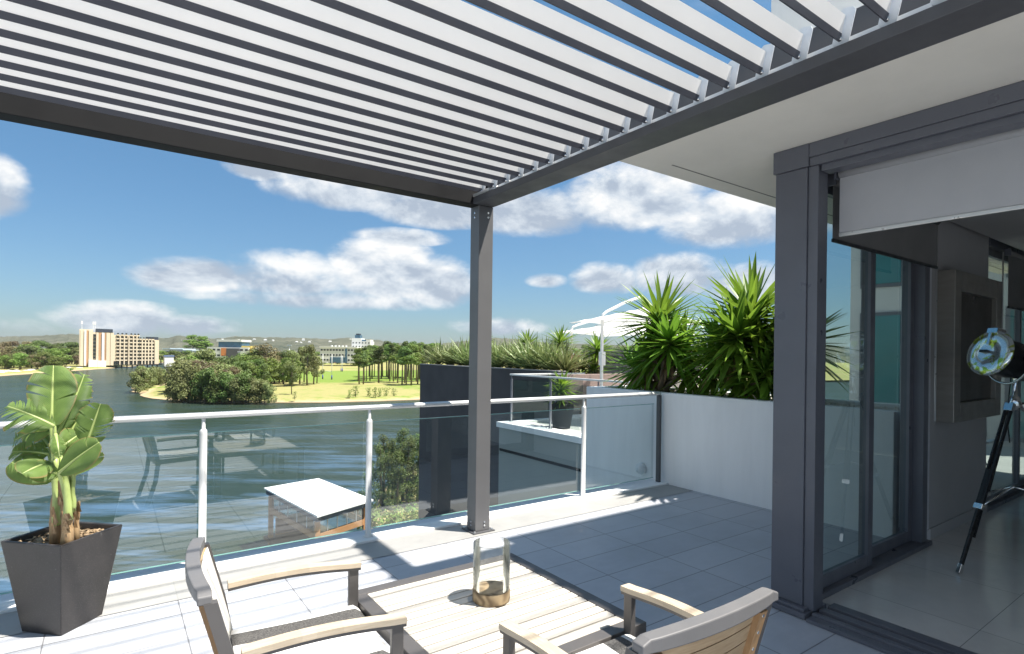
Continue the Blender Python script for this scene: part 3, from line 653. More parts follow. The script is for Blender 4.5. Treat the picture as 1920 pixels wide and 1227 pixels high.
for (fx, fy) in ((4.80, 1.35), (5.68, 1.515), (5.75, 0.66)):
    foot = Vector((fx, fy, 0.01)); d = (foot - hub).normalized(); tng = d.cross(UP).normalized(); top = hub + Vector((d.x, d.y, 0)).normalized() * 0.05 - UP * 0.02
    lg = MB()
    for sgn in (-1, 1): lg.bar(top + tng * 0.016 * sgn, top.lerp(foot, 0.62) + tng * 0.016 * sgn, 0.013, 0.026, tng.cross(d))
    lg.bar(top.lerp(foot, 0.40), foot, 0.017, 0.030, tng.cross(d))
    leg = lg.build('leg', M_BLACKLEG, lamp, 0.002)
    ft = MB(); ft.bar(top.lerp(foot, 0.95), foot, 0.026, 0.036, tng.cross(d)); ft.bar(top.lerp(foot, 0.60), top.lerp(foot, 0.63), 0.056, 0.036, tng.cross(d)); ft.bar(top - d * 0.01, top.lerp(foot, 0.04), 0.056, 0.034, tng.cross(d)); ft.build_each('clamp', M_CHROME, leg, 0.002)
    bs = MB(); bs.tube([hub - UP * 0.62, top.lerp(foot, 0.62)], 0.008, 8); bs.build('spreader', M_CHROME, lamp)
cd = MB(); cd.tube([hc - nrm * 0.2 - UP * 0.12, hub + Vector((-0.06, 0.02, 0.02)), hub + Vector((-0.05, 0.03, -0.12)), hub + Vector((-0.02, 0.02, -0.3))], 0.004, 6); cd.build('cable', M_BLACKLEG, lamp)

# ------------------------------------------------------------------ furniture
M_TEAK = wood('weathered teak', (0.48, 0.39, 0.28), (0.60, 0.52, 0.41), (1, 14, 14))
M_TEAKY = wood('oiled teak batten', (0.36, 0.21, 0.10), (0.47, 0.29, 0.15), (14, 14, 1))
M_TEAKB = wood('teak back slat', (0.36, 0.245, 0.14), (0.50, 0.37, 0.23), (14, 1, 14))
M_GUN = paint('gunmetal chair frame', (0.105, 0.098, 0.095), 0.45, 0.2, 0.08, 5, 0.04, 600)
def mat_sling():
    mt, nt, b = new_mat('sling weave with painted shadow bands')
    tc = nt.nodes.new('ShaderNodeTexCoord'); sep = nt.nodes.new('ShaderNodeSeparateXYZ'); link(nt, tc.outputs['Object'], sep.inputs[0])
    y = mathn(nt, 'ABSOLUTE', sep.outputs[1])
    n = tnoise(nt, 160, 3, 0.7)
    band = mathn(nt, 'MULTIPLY', maprange(nt, y, 0.135, 0.137), maprange(nt, y, 0.225, 0.227, 1, 0))  # shadow bands across the seat, painted into its colour
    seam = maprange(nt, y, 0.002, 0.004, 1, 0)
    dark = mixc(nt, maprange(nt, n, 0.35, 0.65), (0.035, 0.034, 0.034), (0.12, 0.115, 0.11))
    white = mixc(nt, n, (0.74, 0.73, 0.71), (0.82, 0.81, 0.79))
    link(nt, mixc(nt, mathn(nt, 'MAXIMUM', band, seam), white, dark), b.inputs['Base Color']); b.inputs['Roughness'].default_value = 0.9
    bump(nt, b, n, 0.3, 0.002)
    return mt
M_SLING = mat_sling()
def make_chair(name):
    t = thing(name, (0, 0, 0), '', 'chair')
    HW = 0.275
    for s in (-1, 1):
        y = s * HW
        fl = MB(); fl.bar((0.243, y, 0.0), (0.243, y, 0.590), 0.024, 0.040, (1, 0, 0)); fl.build('leg', M_GUN, t, 0.003)
        rl = MB()
        pts = [(-0.30, y, 0.0), (-0.235, y, 0.22), (-0.215, y, 0.40), (-0.250, y, 0.58), (-0.306, y, 0.785)]
        w_ = 0.036
        for p, q in zip(pts, pts[1:]):
            rl.hexa([(p[0] - w_ / 2, y - 0.014, p[2]), (p[0] + w_ / 2, y - 0.014, p[2]), (p[0] + w_ / 2, y + 0.014, p[2]), (p[0] - w_ / 2, y + 0.014, p[2])],
                    [(q[0] - w_ / 2, y - 0.014, q[2]), (q[0] + w_ / 2, y - 0.014, q[2]), (q[0] + w_ / 2, y + 0.014, q[2]), (q[0] - w_ / 2, y + 0.014, q[2])])
        rl.build('leg', M_GUN, t)
        sr = MB(); sr.bar((-0.21, y, 0.405), (0.219, y, 0.415), 0.026, 0.045); sr.build('side_rail', M_GUN, t, 0.003)
        ar = MB(); n = 12
        for i in range(n):
            def P(u):
                x = -0.225 + 0.495 * u; return x, 0.600 + 0.014 * math.sin(math.pi * min(1, u * 1.05)) + 0.012 * (1 - u)
            (xa, za), (xb, zb) = P(i / n), P((i + 1) / n)
            ar.add([(xa, y - 0.023, za), (xa, y + 0.023, za), (xa, y + 0.023, za + 0.019), (xa, y - 0.023, za + 0.019), (xb, y - 0.023, zb), (xb, y + 0.023, zb), (xb, y + 0.023, zb + 0.019), (xb, y - 0.023, zb + 0.019)],
                   [(0, 1, 5, 4), (1, 2, 6, 5), (2, 3, 7, 6), (3, 0, 4, 7)] + ([(0, 3, 2, 1)] if i == 0 else []) + ([(4, 5, 6, 7)] if i == n - 1 else []))
        arm = ar.build('armrest', M_TEAK, t)
        au = MB()
        for i in range(n):
            (xa, za), (xb, zb) = P(i / n), P((i + 1) / n)
            au.add([(xa, y - 0.019, za - 0.012), (xa, y + 0.019, za - 0.012), (xa, y + 0.019, za - 0.0008), (xa, y - 0.019, za - 0.0008), (xb, y - 0.019, zb - 0.012), (xb, y + 0.019, zb - 0.012), (xb, y + 0.019, zb - 0.0008), (xb, y - 0.019, zb - 0.0008)],
                   [(0, 1, 5, 4), (1, 2, 6, 5), (2, 3, 7, 6), (3, 0, 4, 7)] + ([(0, 3, 2, 1)] if i == 0 else []) + ([(4, 5, 6, 7)] if i == n - 1 else []))
        au.build('arm_bracket', M_GUN, arm)
    fr = MB(); fr.bar((0.243, -0.26, 0.405), (0.243, 0.26, 0.405), 0.026, 0.04); fr.bar((-0.205, -0.26, 0.375), (-0.205, 0.26, 0.375), 0.026, 0.04); fr.build_each('cross_rail', M_GUN, t, 0.003)
    st = MB(); nx, ny = 14, 12
    top = []; 
    for i in range(nx + 1):
        for j in range(ny + 1):
            u, v = i / nx, j / ny * 2 - 1
            x = -0.215 + 0.490 * u; z = 0.450 - 0.014 * math.sin(math.pi * u) * (1 - v * v) + (-(0.03) * max(0, (u - 0.9) / 0.1) ** 2)
            top.append((x, v * 0.262, z))
    k = ny + 1
    st.add(top, [(i * k + j, (i + 1) * k + j, (i + 1) * k + j + 1, i * k + j + 1) for i in range(nx) for j in range(ny)], True)
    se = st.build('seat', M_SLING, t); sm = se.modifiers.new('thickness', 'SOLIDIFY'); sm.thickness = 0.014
    # back: curved horizontal slats, flush, with a broad curved metal top rail
    def back_x(y, z): return -0.215 - 0.30 * max(0, z - 0.42) ** 1.15 - 0.028 * (1 - (y / HW) ** 2)
    bk = MB(); ny = 16; z = 0.452
    for r_ in range(6):
        z2 = z + 0.0505
        fs = []; vs_ = []
        for j in range(ny + 1):
            y = -0.258 + 0.516 * j / ny
            for (zz, th) in ((z, 0), (z2, 0), (z2, -0.014), (z, -0.014)): vs_.append((back_x(y, zz) + th + 0.012, y, zz))
        for j in range(ny):
            for e in range(4): fs.append((j * 4 + e, j * 4 + (e + 1) % 4, (j + 1) * 4 + (e + 1) % 4, (j + 1) * 4 + e))
        fs += [(3, 2, 1, 0), (ny * 4, ny * 4 + 1, ny * 4 + 2, ny * 4 + 3)]
        bk.add(vs_, fs); z = z2 + 0.004
    bk.build('backrest', M_TEAKB, t)
    bp_ = MB(); vs_ = []; nz = 8
    for i in range(nz + 1):
        zz = 0.462 + (0.778 - 0.462) * i / nz
        for j in range(ny + 1):
            y = -0.250 + 0.500 * j / ny; vs_.append((back_x(y, zz) + 0.0145, y, zz))
    bp_.add(vs_, [(i * (ny + 1) + j, i * (ny + 1) + j + 1, (i + 1) * (ny + 1) + j + 1, (i + 1) * (ny + 1) + j) for i in range(nz) for j in range(ny)], True)
    bo = bp_.build('back_panel', paint('cream back fabric', (0.74, 0.71, 0.65), 0.9, 0, 0.05, 9, 0.3, 500, (1, 1, 5)), t); sm = bo.modifiers.new('thickness', 'SOLIDIFY'); sm.thickness = 0.004; sm.offset = 1
    tr = MB(); vs_ = []; fs = []; ny = 20
    for j in range(ny + 1):
        y = -0.286 + 0.572 * j / ny
        dpt = 0.021 if abs(y) < 0.245 else 0.019; xx = back_x(min(0.26, max(-0.26, y)), 0.80)
        lo, hi = 0.782, 0.814 + 0.010 * (1 - (y / 0.292) ** 2) - (0.008 if abs(y) > 0.27 else 0)
        for (zz, th) in ((lo, dpt), (hi, dpt), (hi, -dpt), (lo, -dpt)): vs_.append((xx + th - 0.004, y, zz))
    for j in range(ny):
        for e in range(4): fs.append((j * 4 + e, j * 4 + (e + 1) % 4, (j + 1) * 4 + (e + 1) % 4, (j + 1) * 4 + e))
    fs += [(3, 2, 1, 0), (ny * 4, ny * 4 + 1, ny * 4 + 2, ny * 4 + 3)]
    tr.add(vs_, fs); tr.build('top_rail', paint('grey chair top rail', (0.155, 0.152, 0.155), 0.5, 0.1, 0.06, 5, 0.03, 500), t, 0.004)
    for s in (-1, 1):
        y = s * 0.222
        bt = MB(); pts = [(back_x(y, zz) - 0.0125, y, zz) for zz in (0.44, 0.55, 0.66, 0.765)]
        for p, q in zip(pts, pts[1:]): bt.bar(p, q, 0.034, 0.018, (1, 0, 0))
        bb = bt.build('batten', M_TEAKY, t)
        sc_ = MB()
        for zz in (0.48, 0.53, 0.585, 0.64, 0.695, 0.75): sc_.tube([(back_x(y, zz) - 0.0205, y, zz), (back_x(y, zz) - 0.0235, y, zz)], 0.005, 8)
        sc_.build_each('screw', M_BOLT, bb)
    return t
ch = make_chair('garden_chair')
ch.location = (0.562, 2.025, 0); ch.rotation_euler = (0, 0, R(-5.0))
tag(ch, 'charcoal framed armchair with teak arms and seat painted with shadow bands between the potted plant and the table', 'chair', 'garden chairs at the slatted table')
c2 = copy_tree(ch); c2.location = (1.325, 1.225, 0); c2.rotation_euler = (0, 0, R(88.5))
c2['label'] = 'charcoal framed armchair seen from behind, at the near right edge of the table'

tb = thing('slatted_table', (1.285, 1.935, 0), 'low square outdoor table with pale timber slats in a charcoal metal frame', 'table')
X0, X1, Y0, Y1, ZT = 0.85, 1.72, 1.475, 2.392, 0.45
q = MB(); wf = 0.058
q.box(X0, X1, Y0, Y0 + wf, ZT - 0.045, ZT); q.box(X0, X1, Y1 - wf, Y1, ZT - 0.045, ZT); q.box(X0, X0 + wf, Y0 + wf, Y1 - wf, ZT - 0.045, ZT); q.box(X1 - wf, X1, Y0 + wf, Y1 - wf, ZT - 0.045, ZT)
q.build_each('frame', M_GUN, tb, 0.003)
q = MB(); n = 15; pitch = (Y1 - Y0 - 2 * wf) / n
for i in range(n): q.box(X0 + wf + 0.002, X1 - wf - 0.002, Y0 + wf + i * pitch + 0.004, Y0 + wf + (i + 1) * pitch - 0.004, ZT - 0.022, ZT - 0.001)
q.build('tabletop', wood('bleached table slat', (0.54, 0.50, 0.44), (0.64, 0.60, 0.54), (1.2, 12, 12)), tb, 0.002)
q = MB(); q.box(X0 + wf, X1 - wf, Y0 + wf, Y1 - wf, ZT - 0.046, ZT - 0.038); q.build('under_tray', wood('table under board', (0.36, 0.27, 0.15), (0.45, 0.34, 0.2)), tb)
for x in (X0 + 0.03, X1 - 0.03):
    for y in (Y0 + 0.03, Y1 - 0.03):
        q = MB(); q.box(x - 0.027, x + 0.027, y - 0.027, y + 0.027, 0.0, ZT - 0.046); q.build('leg', M_GUN, tb, 0.003)

vz = thing('hurricane_vase', (1.325, 1.985, ZT), 'clear glass cylinder candle vase with a round timber base on the slatted table', 'vase')
r_ = 0.079
q = MB(); q.lathe([(0, 0.001), (r_, 0.001), (r_ + 0.001, 0.006), (r_ + 0.001, 0.044), (r_ - 0.003, 0.049), (0, 0.049)], 40, vz.location)
def mat_swirl():
    mt, nt, b = new_mat('swirled timber base')
    wv = nt.nodes.new('ShaderNodeTexWave'); wv.wave_type = 'RINGS'; wv.inputs['Scale'].default_value = 9; wv.inputs['Distortion'].default_value = 9; wv.inputs['Detail'].default_value = 2; wv.inputs['Detail Scale'].default_value = 1.0
    tc = nt.nodes.new('ShaderNodeTexCoord'); link(nt, tc.outputs['Object'], wv.inputs['Vector'])
    link(nt, mixc(nt, wv.outputs[1], (0.16, 0.11, 0.06), (0.36, 0.27, 0.16)), b.inputs['Base Color']); b.inputs['Roughness'].default_value = 0.6
    return mt
q.build('timber_base', mat_swirl(), vz)
q = MB(); q.lathe([(r_ - 0.001, 0.047), (r_, 0.05), (r_, 0.240), (r_ - 0.001, 0.243), (r_ - 0.003, 0.243), (r_ - 0.004, 0.24), (r_ - 0.004, 0.05)], 48, vz.location)
q.build('glass_cylinder', thin_glass('vase glass', (0.975, 0.98, 0.975), 1.33, 0.9), vz)

# ------------------------------------------------------------------ potted bird of paradise plant
pot = thing('planter_pot', (-0.2, 3.885, 0), 'tall tapered square planter of dark speckled stone by the balustrade on the left', 'planter')
def mat_pot():
    mt, nt, b = new_mat('dark speckled terrazzo')
    vo = nt.nodes.new('ShaderNodeTexVoronoi'); vo.inputs['Scale'].default_value = 190
    tc = nt.nodes.new('ShaderNodeTexCoord'); link(nt, tc.outputs['Object'], vo.inputs['Vector'])
    n = tnoise(nt, 7, 6, 0.65)
    base = mixc(nt, maprange(nt, n, 0.3, 0.7), (0.017, 0.016, 0.016), (0.040, 0.036, 0.036))
    sp = mathn(nt, 'MULTIPLY', maprange(nt, vo.outputs['Distance'], 0.12, 0.25, 1, 0), 0.35)
    scuff = maprange(nt, tnoise(nt, 26, 5, 0.75), 0.66, 0.72, 0, 0.55)
    c = mixc(nt, sp, base, (0.22, 0.20, 0.19)); c = mixc(nt, scuff, c, (0.30, 0.29, 0.28))
    link(nt, c, b.inputs['Base Color']); link(nt, maprange(nt, n, 0.3, 0.7, 0.30, 0.5), b.inputs['Roughness']); bump(nt, b, n, 0.15, 0.003)
    return mt
PC, PR = 45, 0.5
def sq(r, z, c=(-0.2, 3.885)): return [(c[0], c[1] - r, z), (c[0] + r, c[1], z), (c[0], c[1] + r, z), (c[0] - r, c[1], z)]
q = MB(); rb, rtp, ht = 0.172, 0.262, 0.495
L0, L1, L2, L3 = sq(rb, 0.0), sq(rtp, ht), sq(rtp - 0.028, ht), sq(rtp - 0.036, ht - 0.05)
q.add(L0 + L1 + L2 + L3, [(3, 2, 1, 0)] + [(a * 4 + i, a * 4 + (i + 1) % 4, (a + 1) * 4 + (i + 1) % 4, (a + 1) * 4 + i) for a in range(3) for i in range(4)])
q.build('pot_body', mat_pot(), pot, 0.006)
q = MB(); nn = 16; rs = rtp - 0.037; rng = random.Random(4); vs_ = []
for i in range(nn + 1):
    for j in range(nn + 1):
        u, v = i / nn - 0.5, j / nn - 0.5
        vs_.append((-0.2 + (u - v) * rs, 3.885 + (u + v) * rs, ht - 0.048 + rng.uniform(0, 0.018)))
q.add(vs_, [(i * (nn + 1) + j, (i + 1) * (nn + 1) + j, (i + 1) * (nn + 1) + j + 1, i * (nn + 1) + j + 1) for i in range(nn) for j in range(nn)])
for i in range(260):     # bark chips
    u, v = rng.uniform(-0.47, 0.47), rng.uniform(-0.47, 0.47); p = Vector((-0.2 + (u - v) * rs, 3.885 + (u + v) * rs, ht - 0.026)); a = rng.uniform(0, 6.28); s = rng.uniform(0.008, 0.02)
    d1 = Vector((math.cos(a), math.sin(a), rng.uniform(-0.4, 0.4))) * s; d2 = Vector((-math.sin(a), math.cos(a), rng.uniform(-0.4, 0.4))) * s * 0.45
    q.quad(p - d1 - d2, p + d1 - d2, p + d1 + d2, p - d1 + d2)
tag(q.build('bark_mulch', wood('bark mulch', (0.20, 0.13, 0.07), (0.42, 0.31, 0.19), (8, 8, 8))), 'dry brown bark mulch filling the dark square planter', 'mulch', None, 'stuff')

def mat_paddle():
    mt, nt, b = new_mat('paddle leaf')
    uv = nt.nodes.new('ShaderNodeAttribute'); uv.attribute_name = 'leafuv'
    sep = nt.nodes.new('ShaderNodeSeparateXYZ'); link(nt, uv.outputs['Vector'], sep.inputs[0])
    rib = mathn(nt, 'SINE', mathn(nt, 'MULTIPLY', mathn(nt, 'SUBTRACT', sep.outputs[0], mathn(nt, 'MULTIPLY', mathn(nt, 'ABSOLUTE', sep.outputs[1]), 0.35)), 190.0))
    ribm = maprange(nt, rib, 0.2, 1.0)
    n = tnoise(nt, 9, 5, 0.6); n2 = tnoise(nt, 30, 4, 0.6)
    c = mixc(nt, maprange(nt, n, 0.35, 0.68), (0.085, 0.170, 0.036), (0.205, 0.315, 0.078))
    c = mixc(nt, mathn(nt, 'MULTIPLY', ribm, 0.34), c, (0.40, 0.50, 0.20))
    mid = maprange(nt, mathn(nt, 'ABSOLUTE', sep.outputs[1]), 0.03, 0.07, 1, 0); c = mixc(nt, mid, c, (0.52, 0.56, 0.26))
    edge = mathn(nt, 'MULTIPLY', maprange(nt, mathn(nt, 'ADD', mathn(nt, 'ABSOLUTE', sep.outputs[1]), mathn(nt, 'MULTIPLY', n2, 0.16)), 0.985, 1.07), 0.9); c = mixc(nt, edge, c, (0.36, 0.25, 0.10))
    link(nt, c, b.inputs['Base Color']); b.inputs['Roughness'].default_value = 0.5
    bump(nt, b, rib, 0.5, 0.003)
    tr = nt.nodes.new('ShaderNodeBsdfTranslucent'); link(nt, mixc(nt, 0.5, c, (0.30, 0.42, 0.04)), tr.inputs['Color'])
    mx = nt.nodes.new('ShaderNodeMixShader'); mx.inputs[0].default_value = 0.38; link(nt, b.outputs[0], mx.inputs[1]); link(nt, tr.outputs[0], mx.inputs[2]); link(nt, mx.outputs[0], nt.nodes['Material Output'].inputs['Surface'])
    return mt
M_PADDLE = mat_paddle()
bop = thing('bird_of_paradise_plant', (-0.2, 3.885, 0.45), 'leafy plant with big torn paddle leaves growing in the dark square planter', 'plant')
def paddle(base, tip, width, facing, droop, splits, seed, fold=0.18):
    """one paddle leaf: midrib from base to tip, blade towards both sides, torn in strips where splits say so"""
    rng = random.Random(seed); base, tip = Vector(base), Vector(tip); ax_ = tip - base; Ln = ax_.length; ax_n = ax_.normalized()
    fac = Vector(facing); fac = (fac - ax_n * fac.dot(ax_n)).normalized(); sd = ax_n.cross(fac).normalized()
    n = 22; m_ = 6; vs_ = []; fs = []; uvs = []
    mid = [base + ax_ * (i / n) - fac * (droop * (i / n) ** 2 * Ln) for i in range(n + 1)]
    def half(u): return width * 0.5 * (math.sin(math.pi * min(1, u * 0.93 + 0.055)) ** 0.62) if u < 1 else 0.0
    for s in (-1, 1):
        sp = {i: rng.uniform(0.35, 1.0) for i in range(1, n) if rng.random() < splits}
        strip_twist = 0; 
        for i in range(n):
            if i in sp: strip_twist = rng.uniform(-0.9, 0.5) * splits
            o = len(vs_)
            for e in (0, 1):
                u = (i + e) / n; hw = half(u)
                shrink = 0.0
                if (e == 0 and i in sp): shrink = 1
                if (e == 1 and (i + 1) in sp): shrink = 1
                for j in range(m_ + 1):
                    v = j / m_; p = mid[i + e]
                    lift = fold * math.sin(v * 1.9) * hw * 1.4 - (v ** 2) * hw * (0.35 + 0.6 * splits * (1 - u)) + strip_twist * (v ** 1.6) * hw
                    along = ax_n * (v * hw * 0.42) - ax_n * (shrink * (1 if e else -1) * v ** 1.5 * Ln / n * 0.55)
                    ln = 1.0 if splits < 0.2 else rng.uniform(0.985, 1.0) if v < 1 else rng.uniform(0.9, 1.05)
                    vs_.append(p + sd * (s * v * hw * ln) + fac * lift + along); uvs.append((u, s * v, 0))
            for j in range(m_):
                a, b2, c, d = o + j, o + j + 1, o + m_ + 1 + j + 1, o + m_ + 1 + j
                fs.append((a, b2, c, d) if s > 0 else (d, c, b2, a))
    mb = MB(); mb.add(vs_, fs, True); leaf = mb.build('leaf', M_PADDLE, bop)
    at = leaf.data.attributes.new('leafuv', 'FLOAT_VECTOR', 'POINT')
    at.data.foreach_set('vector', [c for uv in uvs for c in uv])
    rb_ = MB(); rb_.tube(mid, [0.010 - 0.008 * i / n for i in range(n + 1)], 6); rb_.build('midrib', M_STALK, leaf)
    return leaf
M_STALK = paint('green leaf stalk', (0.36, 0.44, 0.15), 0.45, 0, 0.2, 12)
M_SHEATH = wood('papery stem sheath', (0.24, 0.13, 0.06), (0.48, 0.34, 0.18), (10, 10, 1))
tocam = (Vector((0, 0, EYE)) - Vector((-0.2, 3.885, 1.1))).normalized()
D = 2.98
def pw(px, py, d=D): return at_d(px, py, d)
sunward = (tocam + UP * 0.5).normalized()
leaves = [  # base px, tip px, base depth, tip depth, width, facing tweak, droop, splits, seed
    ((96, 802), (100, 684), 2.95, 3.02, 0.215, (0, 0, 0.1), 0.06, 0.06, 1),
    ((102, 800), (20, 755), 2.90, 2.80, 0.20, (0.2, 0, 0.8), 0.18, 0.62, 2),
    ((108, 812), (168, 705), 3.02, 3.12, 0.18, (0.6, 0.1, 0.4), 0.20, 0.30, 3),
    ((158, 845), (188, 758), 2.98, 3.00, 0.175, (0, 0, 0.2), 0.04, 0.5, 4),
    ((104, 800), (14, 812), 3.05, 2.98, 0.17, (-0.2, 0, 0.9), 0.35, 0.45, 5),
    ((92, 852), (24, 838), 3.06, 2.98, 0.15, (-0.4, 0.2, 0.7), 0.35, 0.30, 6),
    ((98, 868), (52, 872), 2.88, 2.74, 0.16, (-0.5, 0, 0.5), 0.35, 0.06, 7),
    ((110, 888), (172, 832), 2.84, 2.80, 0.155, (0.5, -0.2, 0.9), 0.16, 0.04, 8),
    ((130, 892), (186, 852), 2.93, 2.94, 0.135, (0.9, 0, 0.25), 0.10, 0.03, 9),
    ((112, 842), (150, 812), 2.97, 3.05, 0.14, (0.4, 0.4, 0.5), 0.25, 0.15, 10),
    ((104, 815), (112, 845), 2.90, 2.82, 0.07, (0.1, 0, 0.5), 0.30, 0.2, 11),
    ((100, 860), (128, 812), 3.10, 3.2, 0.17, (-0.3, 0.3, 0.2), 0.2, 0.1, 12),
    ((94, 838), (56, 790), 3.10, 3.16, 0.16, (-0.1, 0.1, 0.3), 0.25, 0.2, 13),
    ((100, 902), (30, 862), 3.02, 2.92, 0.17, (-0.3, 0.1, 0.8), 0.30, 0.10, 14), ((112, 890), (72, 878), 2.88, 2.78, 0.12, (-0.2, -0.1, 0.6), 0.40, 0.05, 15),
    ((112, 850), (152, 775), 3.04, 3.10, 0.17, (0.2, 0.2, 0.3), 0.12, 0.25, 16), ((110, 830), (140, 690), 3.06, 3.14, 0.15, (0.5, 0, 0.2), 0.14, 0.3, 17)]
stem_tops = [pw(104, 915, 2.96), pw(124, 925, 2.92)]
for (b0, t0, db, dt, wd, tw, dr, spl, seed) in leaves:
    B, T = pw(*b0, db), pw(*t0, dt)
    paddle(B, T, wd, tocam + Vector(tw), dr, spl, seed)
    st0 = stem_tops[0] if b0[0] < 108 else stem_tops[1]
    q = MB(); q.tube([st0 - UP * 0.02, st0.lerp(B, 0.5) - tocam * 0.015, B, B + (T - B) * 0.03], [0.013, 0.010, 0.008, 0.006], 8); q.build('stalk', M_STALK, bop)
for (px0, py0, px1, py1, d, r0, r1, mt_) in ((104, 1000, 105, 925, 2.95, 0.030, 0.018, M_SHEATH), (127, 1000, 126, 945, 2.91, 0.030, 0.016, M_SHEATH), (116, 1002, 114, 920, 3.02, 0.018, 0.008, M_SHEATH), (143, 998, 148, 940, 2.97, 0.014, 0.006, M_SHEATH),
                                              (106, 985, 104, 860, 2.94, 0.021, 0.012, M_STALK), (129, 975, 120, 870, 2.90, 0.020, 0.012, M_STALK), (138, 960, 136, 880, 2.93, 0.012, 0.009, M_STALK)):
    a, b2 = pw(px0, py0, d), pw(px1, py1, d); rng = random.Random(px0)
    pts = [a.lerp(b2, i / 7) + Vector((rng.uniform(-1, 1), rng.uniform(-1, 1), 0)) * 0.003 for i in range(8)]
    pts[0].z = 0.43 if mt_ is M_SHEATH else pts[0].z
    q = MB(); q.tube(pts, [r0 + (r1 - r0) * i / 7 + (rng.uniform(-0.003, 0.003) if mt_ is M_SHEATH else 0) for i in range(8)], 10); q.build('stem', mt_, bop)
rng = random.Random(8); q = MB()
for (px, py, d) in ((104, 985, 2.93), (127, 985, 2.89), (118, 960, 2.95), (144, 975, 2.96), (116, 930, 2.94)):
    for i in range(7):
        p = pw(px + rng.uniform(-5, 5), py + rng.uniform(-16, 16), d - 0.02 + rng.uniform(-0.01, 0.02)); h_ = rng.uniform(0.03, 0.07); w_ = rng.uniform(0.008, 0.016)
        q.add([p + RT * -w_, p + RT * w_, p + RT * w_ * 0.4 + UP * h_ - AX * 0.012, p + RT * (-w_ * 0.2) + UP * h_ * 0.9 - AX * 0.016], [(0, 1, 2, 3)])
q.build_each('dry_sheath', M_SHEATH, bop)

# ------------------------------------------------------------------ planter wall with yuccas
pw_ = thing('planter_wall', (5.7, 3.6, 0), 'white rendered planter wall with pale pebbles at the right end of the terrace', 'planter')
q = MB(); q.box(5.25, 5.37, 1.92, 5.6, -0.02, 1.055); q.build('wall', M_RENDER, pw_, 0.008)
q = MB(); q.box(5.371, 6.2, 5.48, 5.6, -0.02, 1.055); q.box(6.08, 6.2, 1.92, 5.479, -0.02, 1.055); q.build_each('wall', M_RENDER, pw_, 0.008)
q = MB(); q.box(5.372, 6.079, 1.93, 5.478, 0.0, 1.0); rng = random.Random(5)
tag(q.build('planter_soil', paint('dark planter soil', (0.08, 0.06, 0.045), 0.95, 0, 0.3, 20, 0.6, 60)), kind='structure')
q = MB()
for i in range(3600):
    x, y = rng.uniform(5.385, 6.06), rng.uniform(1.95, 5.46); s = rng.uniform(0.010, 0.024); z = 1.0 + s * 0.35 + rng.uniform(0, 0.02)
    a = rng.uniform(0, 6.28); ca, sa = math.cos(a) * s, math.sin(a) * s; k_ = rng.uniform(0.6, 1)
    q.add([(x + ca, y + sa, z), (x - sa * k_, y + ca * k_, z), (x - ca, y - sa, z), (x + sa * k_, y - ca * k_, z), (x, y, z + s * 0.6), (x, y, z - s * 0.6)],
          [(0, 1, 4), (1, 2, 4), (2, 3, 4), (3, 0, 4), (1, 0, 5), (2, 1, 5), (3, 2, 5), (0, 3, 5)], True)
tag(q.build('pebbles', paint('white pebble', (0.66, 0.62, 0.55), 0.7, 0, 0.2, 12)), 'pale pebbles covering the soil under the yuccas', 'pebbles', None, 'stuff')
q = MB(); q.lathe([(0.0, 0), (0.068, 0.0), (0.072, 0.02), (0.06, 0.055), (0.0, 0.075)], 24)
q.xform(Matrix.Translation((5.249, 4.60, 0.12)) @ Matrix.Rotation(R(-90), 4, 'Y'))
tag(q.build('wall_light', paint('frosted light dome', (0.72, 0.75, 0.76), 0.3)), 'small round white light fitting low on the white planter wall behind the glass', 'light')

M_YUC = foliage('yucca blade', (0.095, 0.185, 0.020), (0.250, 0.400, 0.045), 0.42, 0.38)
M_FLAX = foliage('flax blade', (0.15, 0.20, 0.07), (0.36, 0.42, 0.17), 0.25, 0.45)
M_DRYLEAF = foliage('dry yucca blade', (0.17, 0.11, 0.05), (0.36, 0.26, 0.13), 0.15, 0.7)
M_BRONZE = foliage('bronze blade', (0.16, 0.07, 0.045), (0.30, 0.17, 0.09), 0.3, 0.5)
M_YTRUNK = wood('yucca trunk', (0.12, 0.09, 0.06), (0.30, 0.22, 0.14), (6, 6, 14))
def blade(mb, base, d, ln, wd, sag, rng):
    d = d.normalized(); sd = d.cross(UP)
    if sd.length < 0.05: sd = Vector((1, 0, 0))
    sd.normalize(); nn = sd.cross(d).normalized(); k = 5; vs_ = []
    tw = rng.uniform(-0.5, 0.5)
    for i in range(k + 1):
        u = i / k; w_ = wd * (0.55 + 0.45 * min(1, u * 3.5)) * (1 - max(0, (u - 0.35) / 0.65) ** 1.5) * 0.5
        c = base + d * (ln * u) - UP * (sag * ln * u * u); s2 = (sd * math.cos(tw * u) + nn * math.sin(tw * u))
        vs_ += [c - s2 * w_ + nn * w_ * 0.35, c, c + s2 * w_ + nn * w_ * 0.35]
    fs = []
    for i in range(k):
        o = i * 3; fs += [(o, o + 1, o + 4, o + 3), (o + 1, o + 2, o + 5, o + 4)]
    mb.add(vs_, fs)
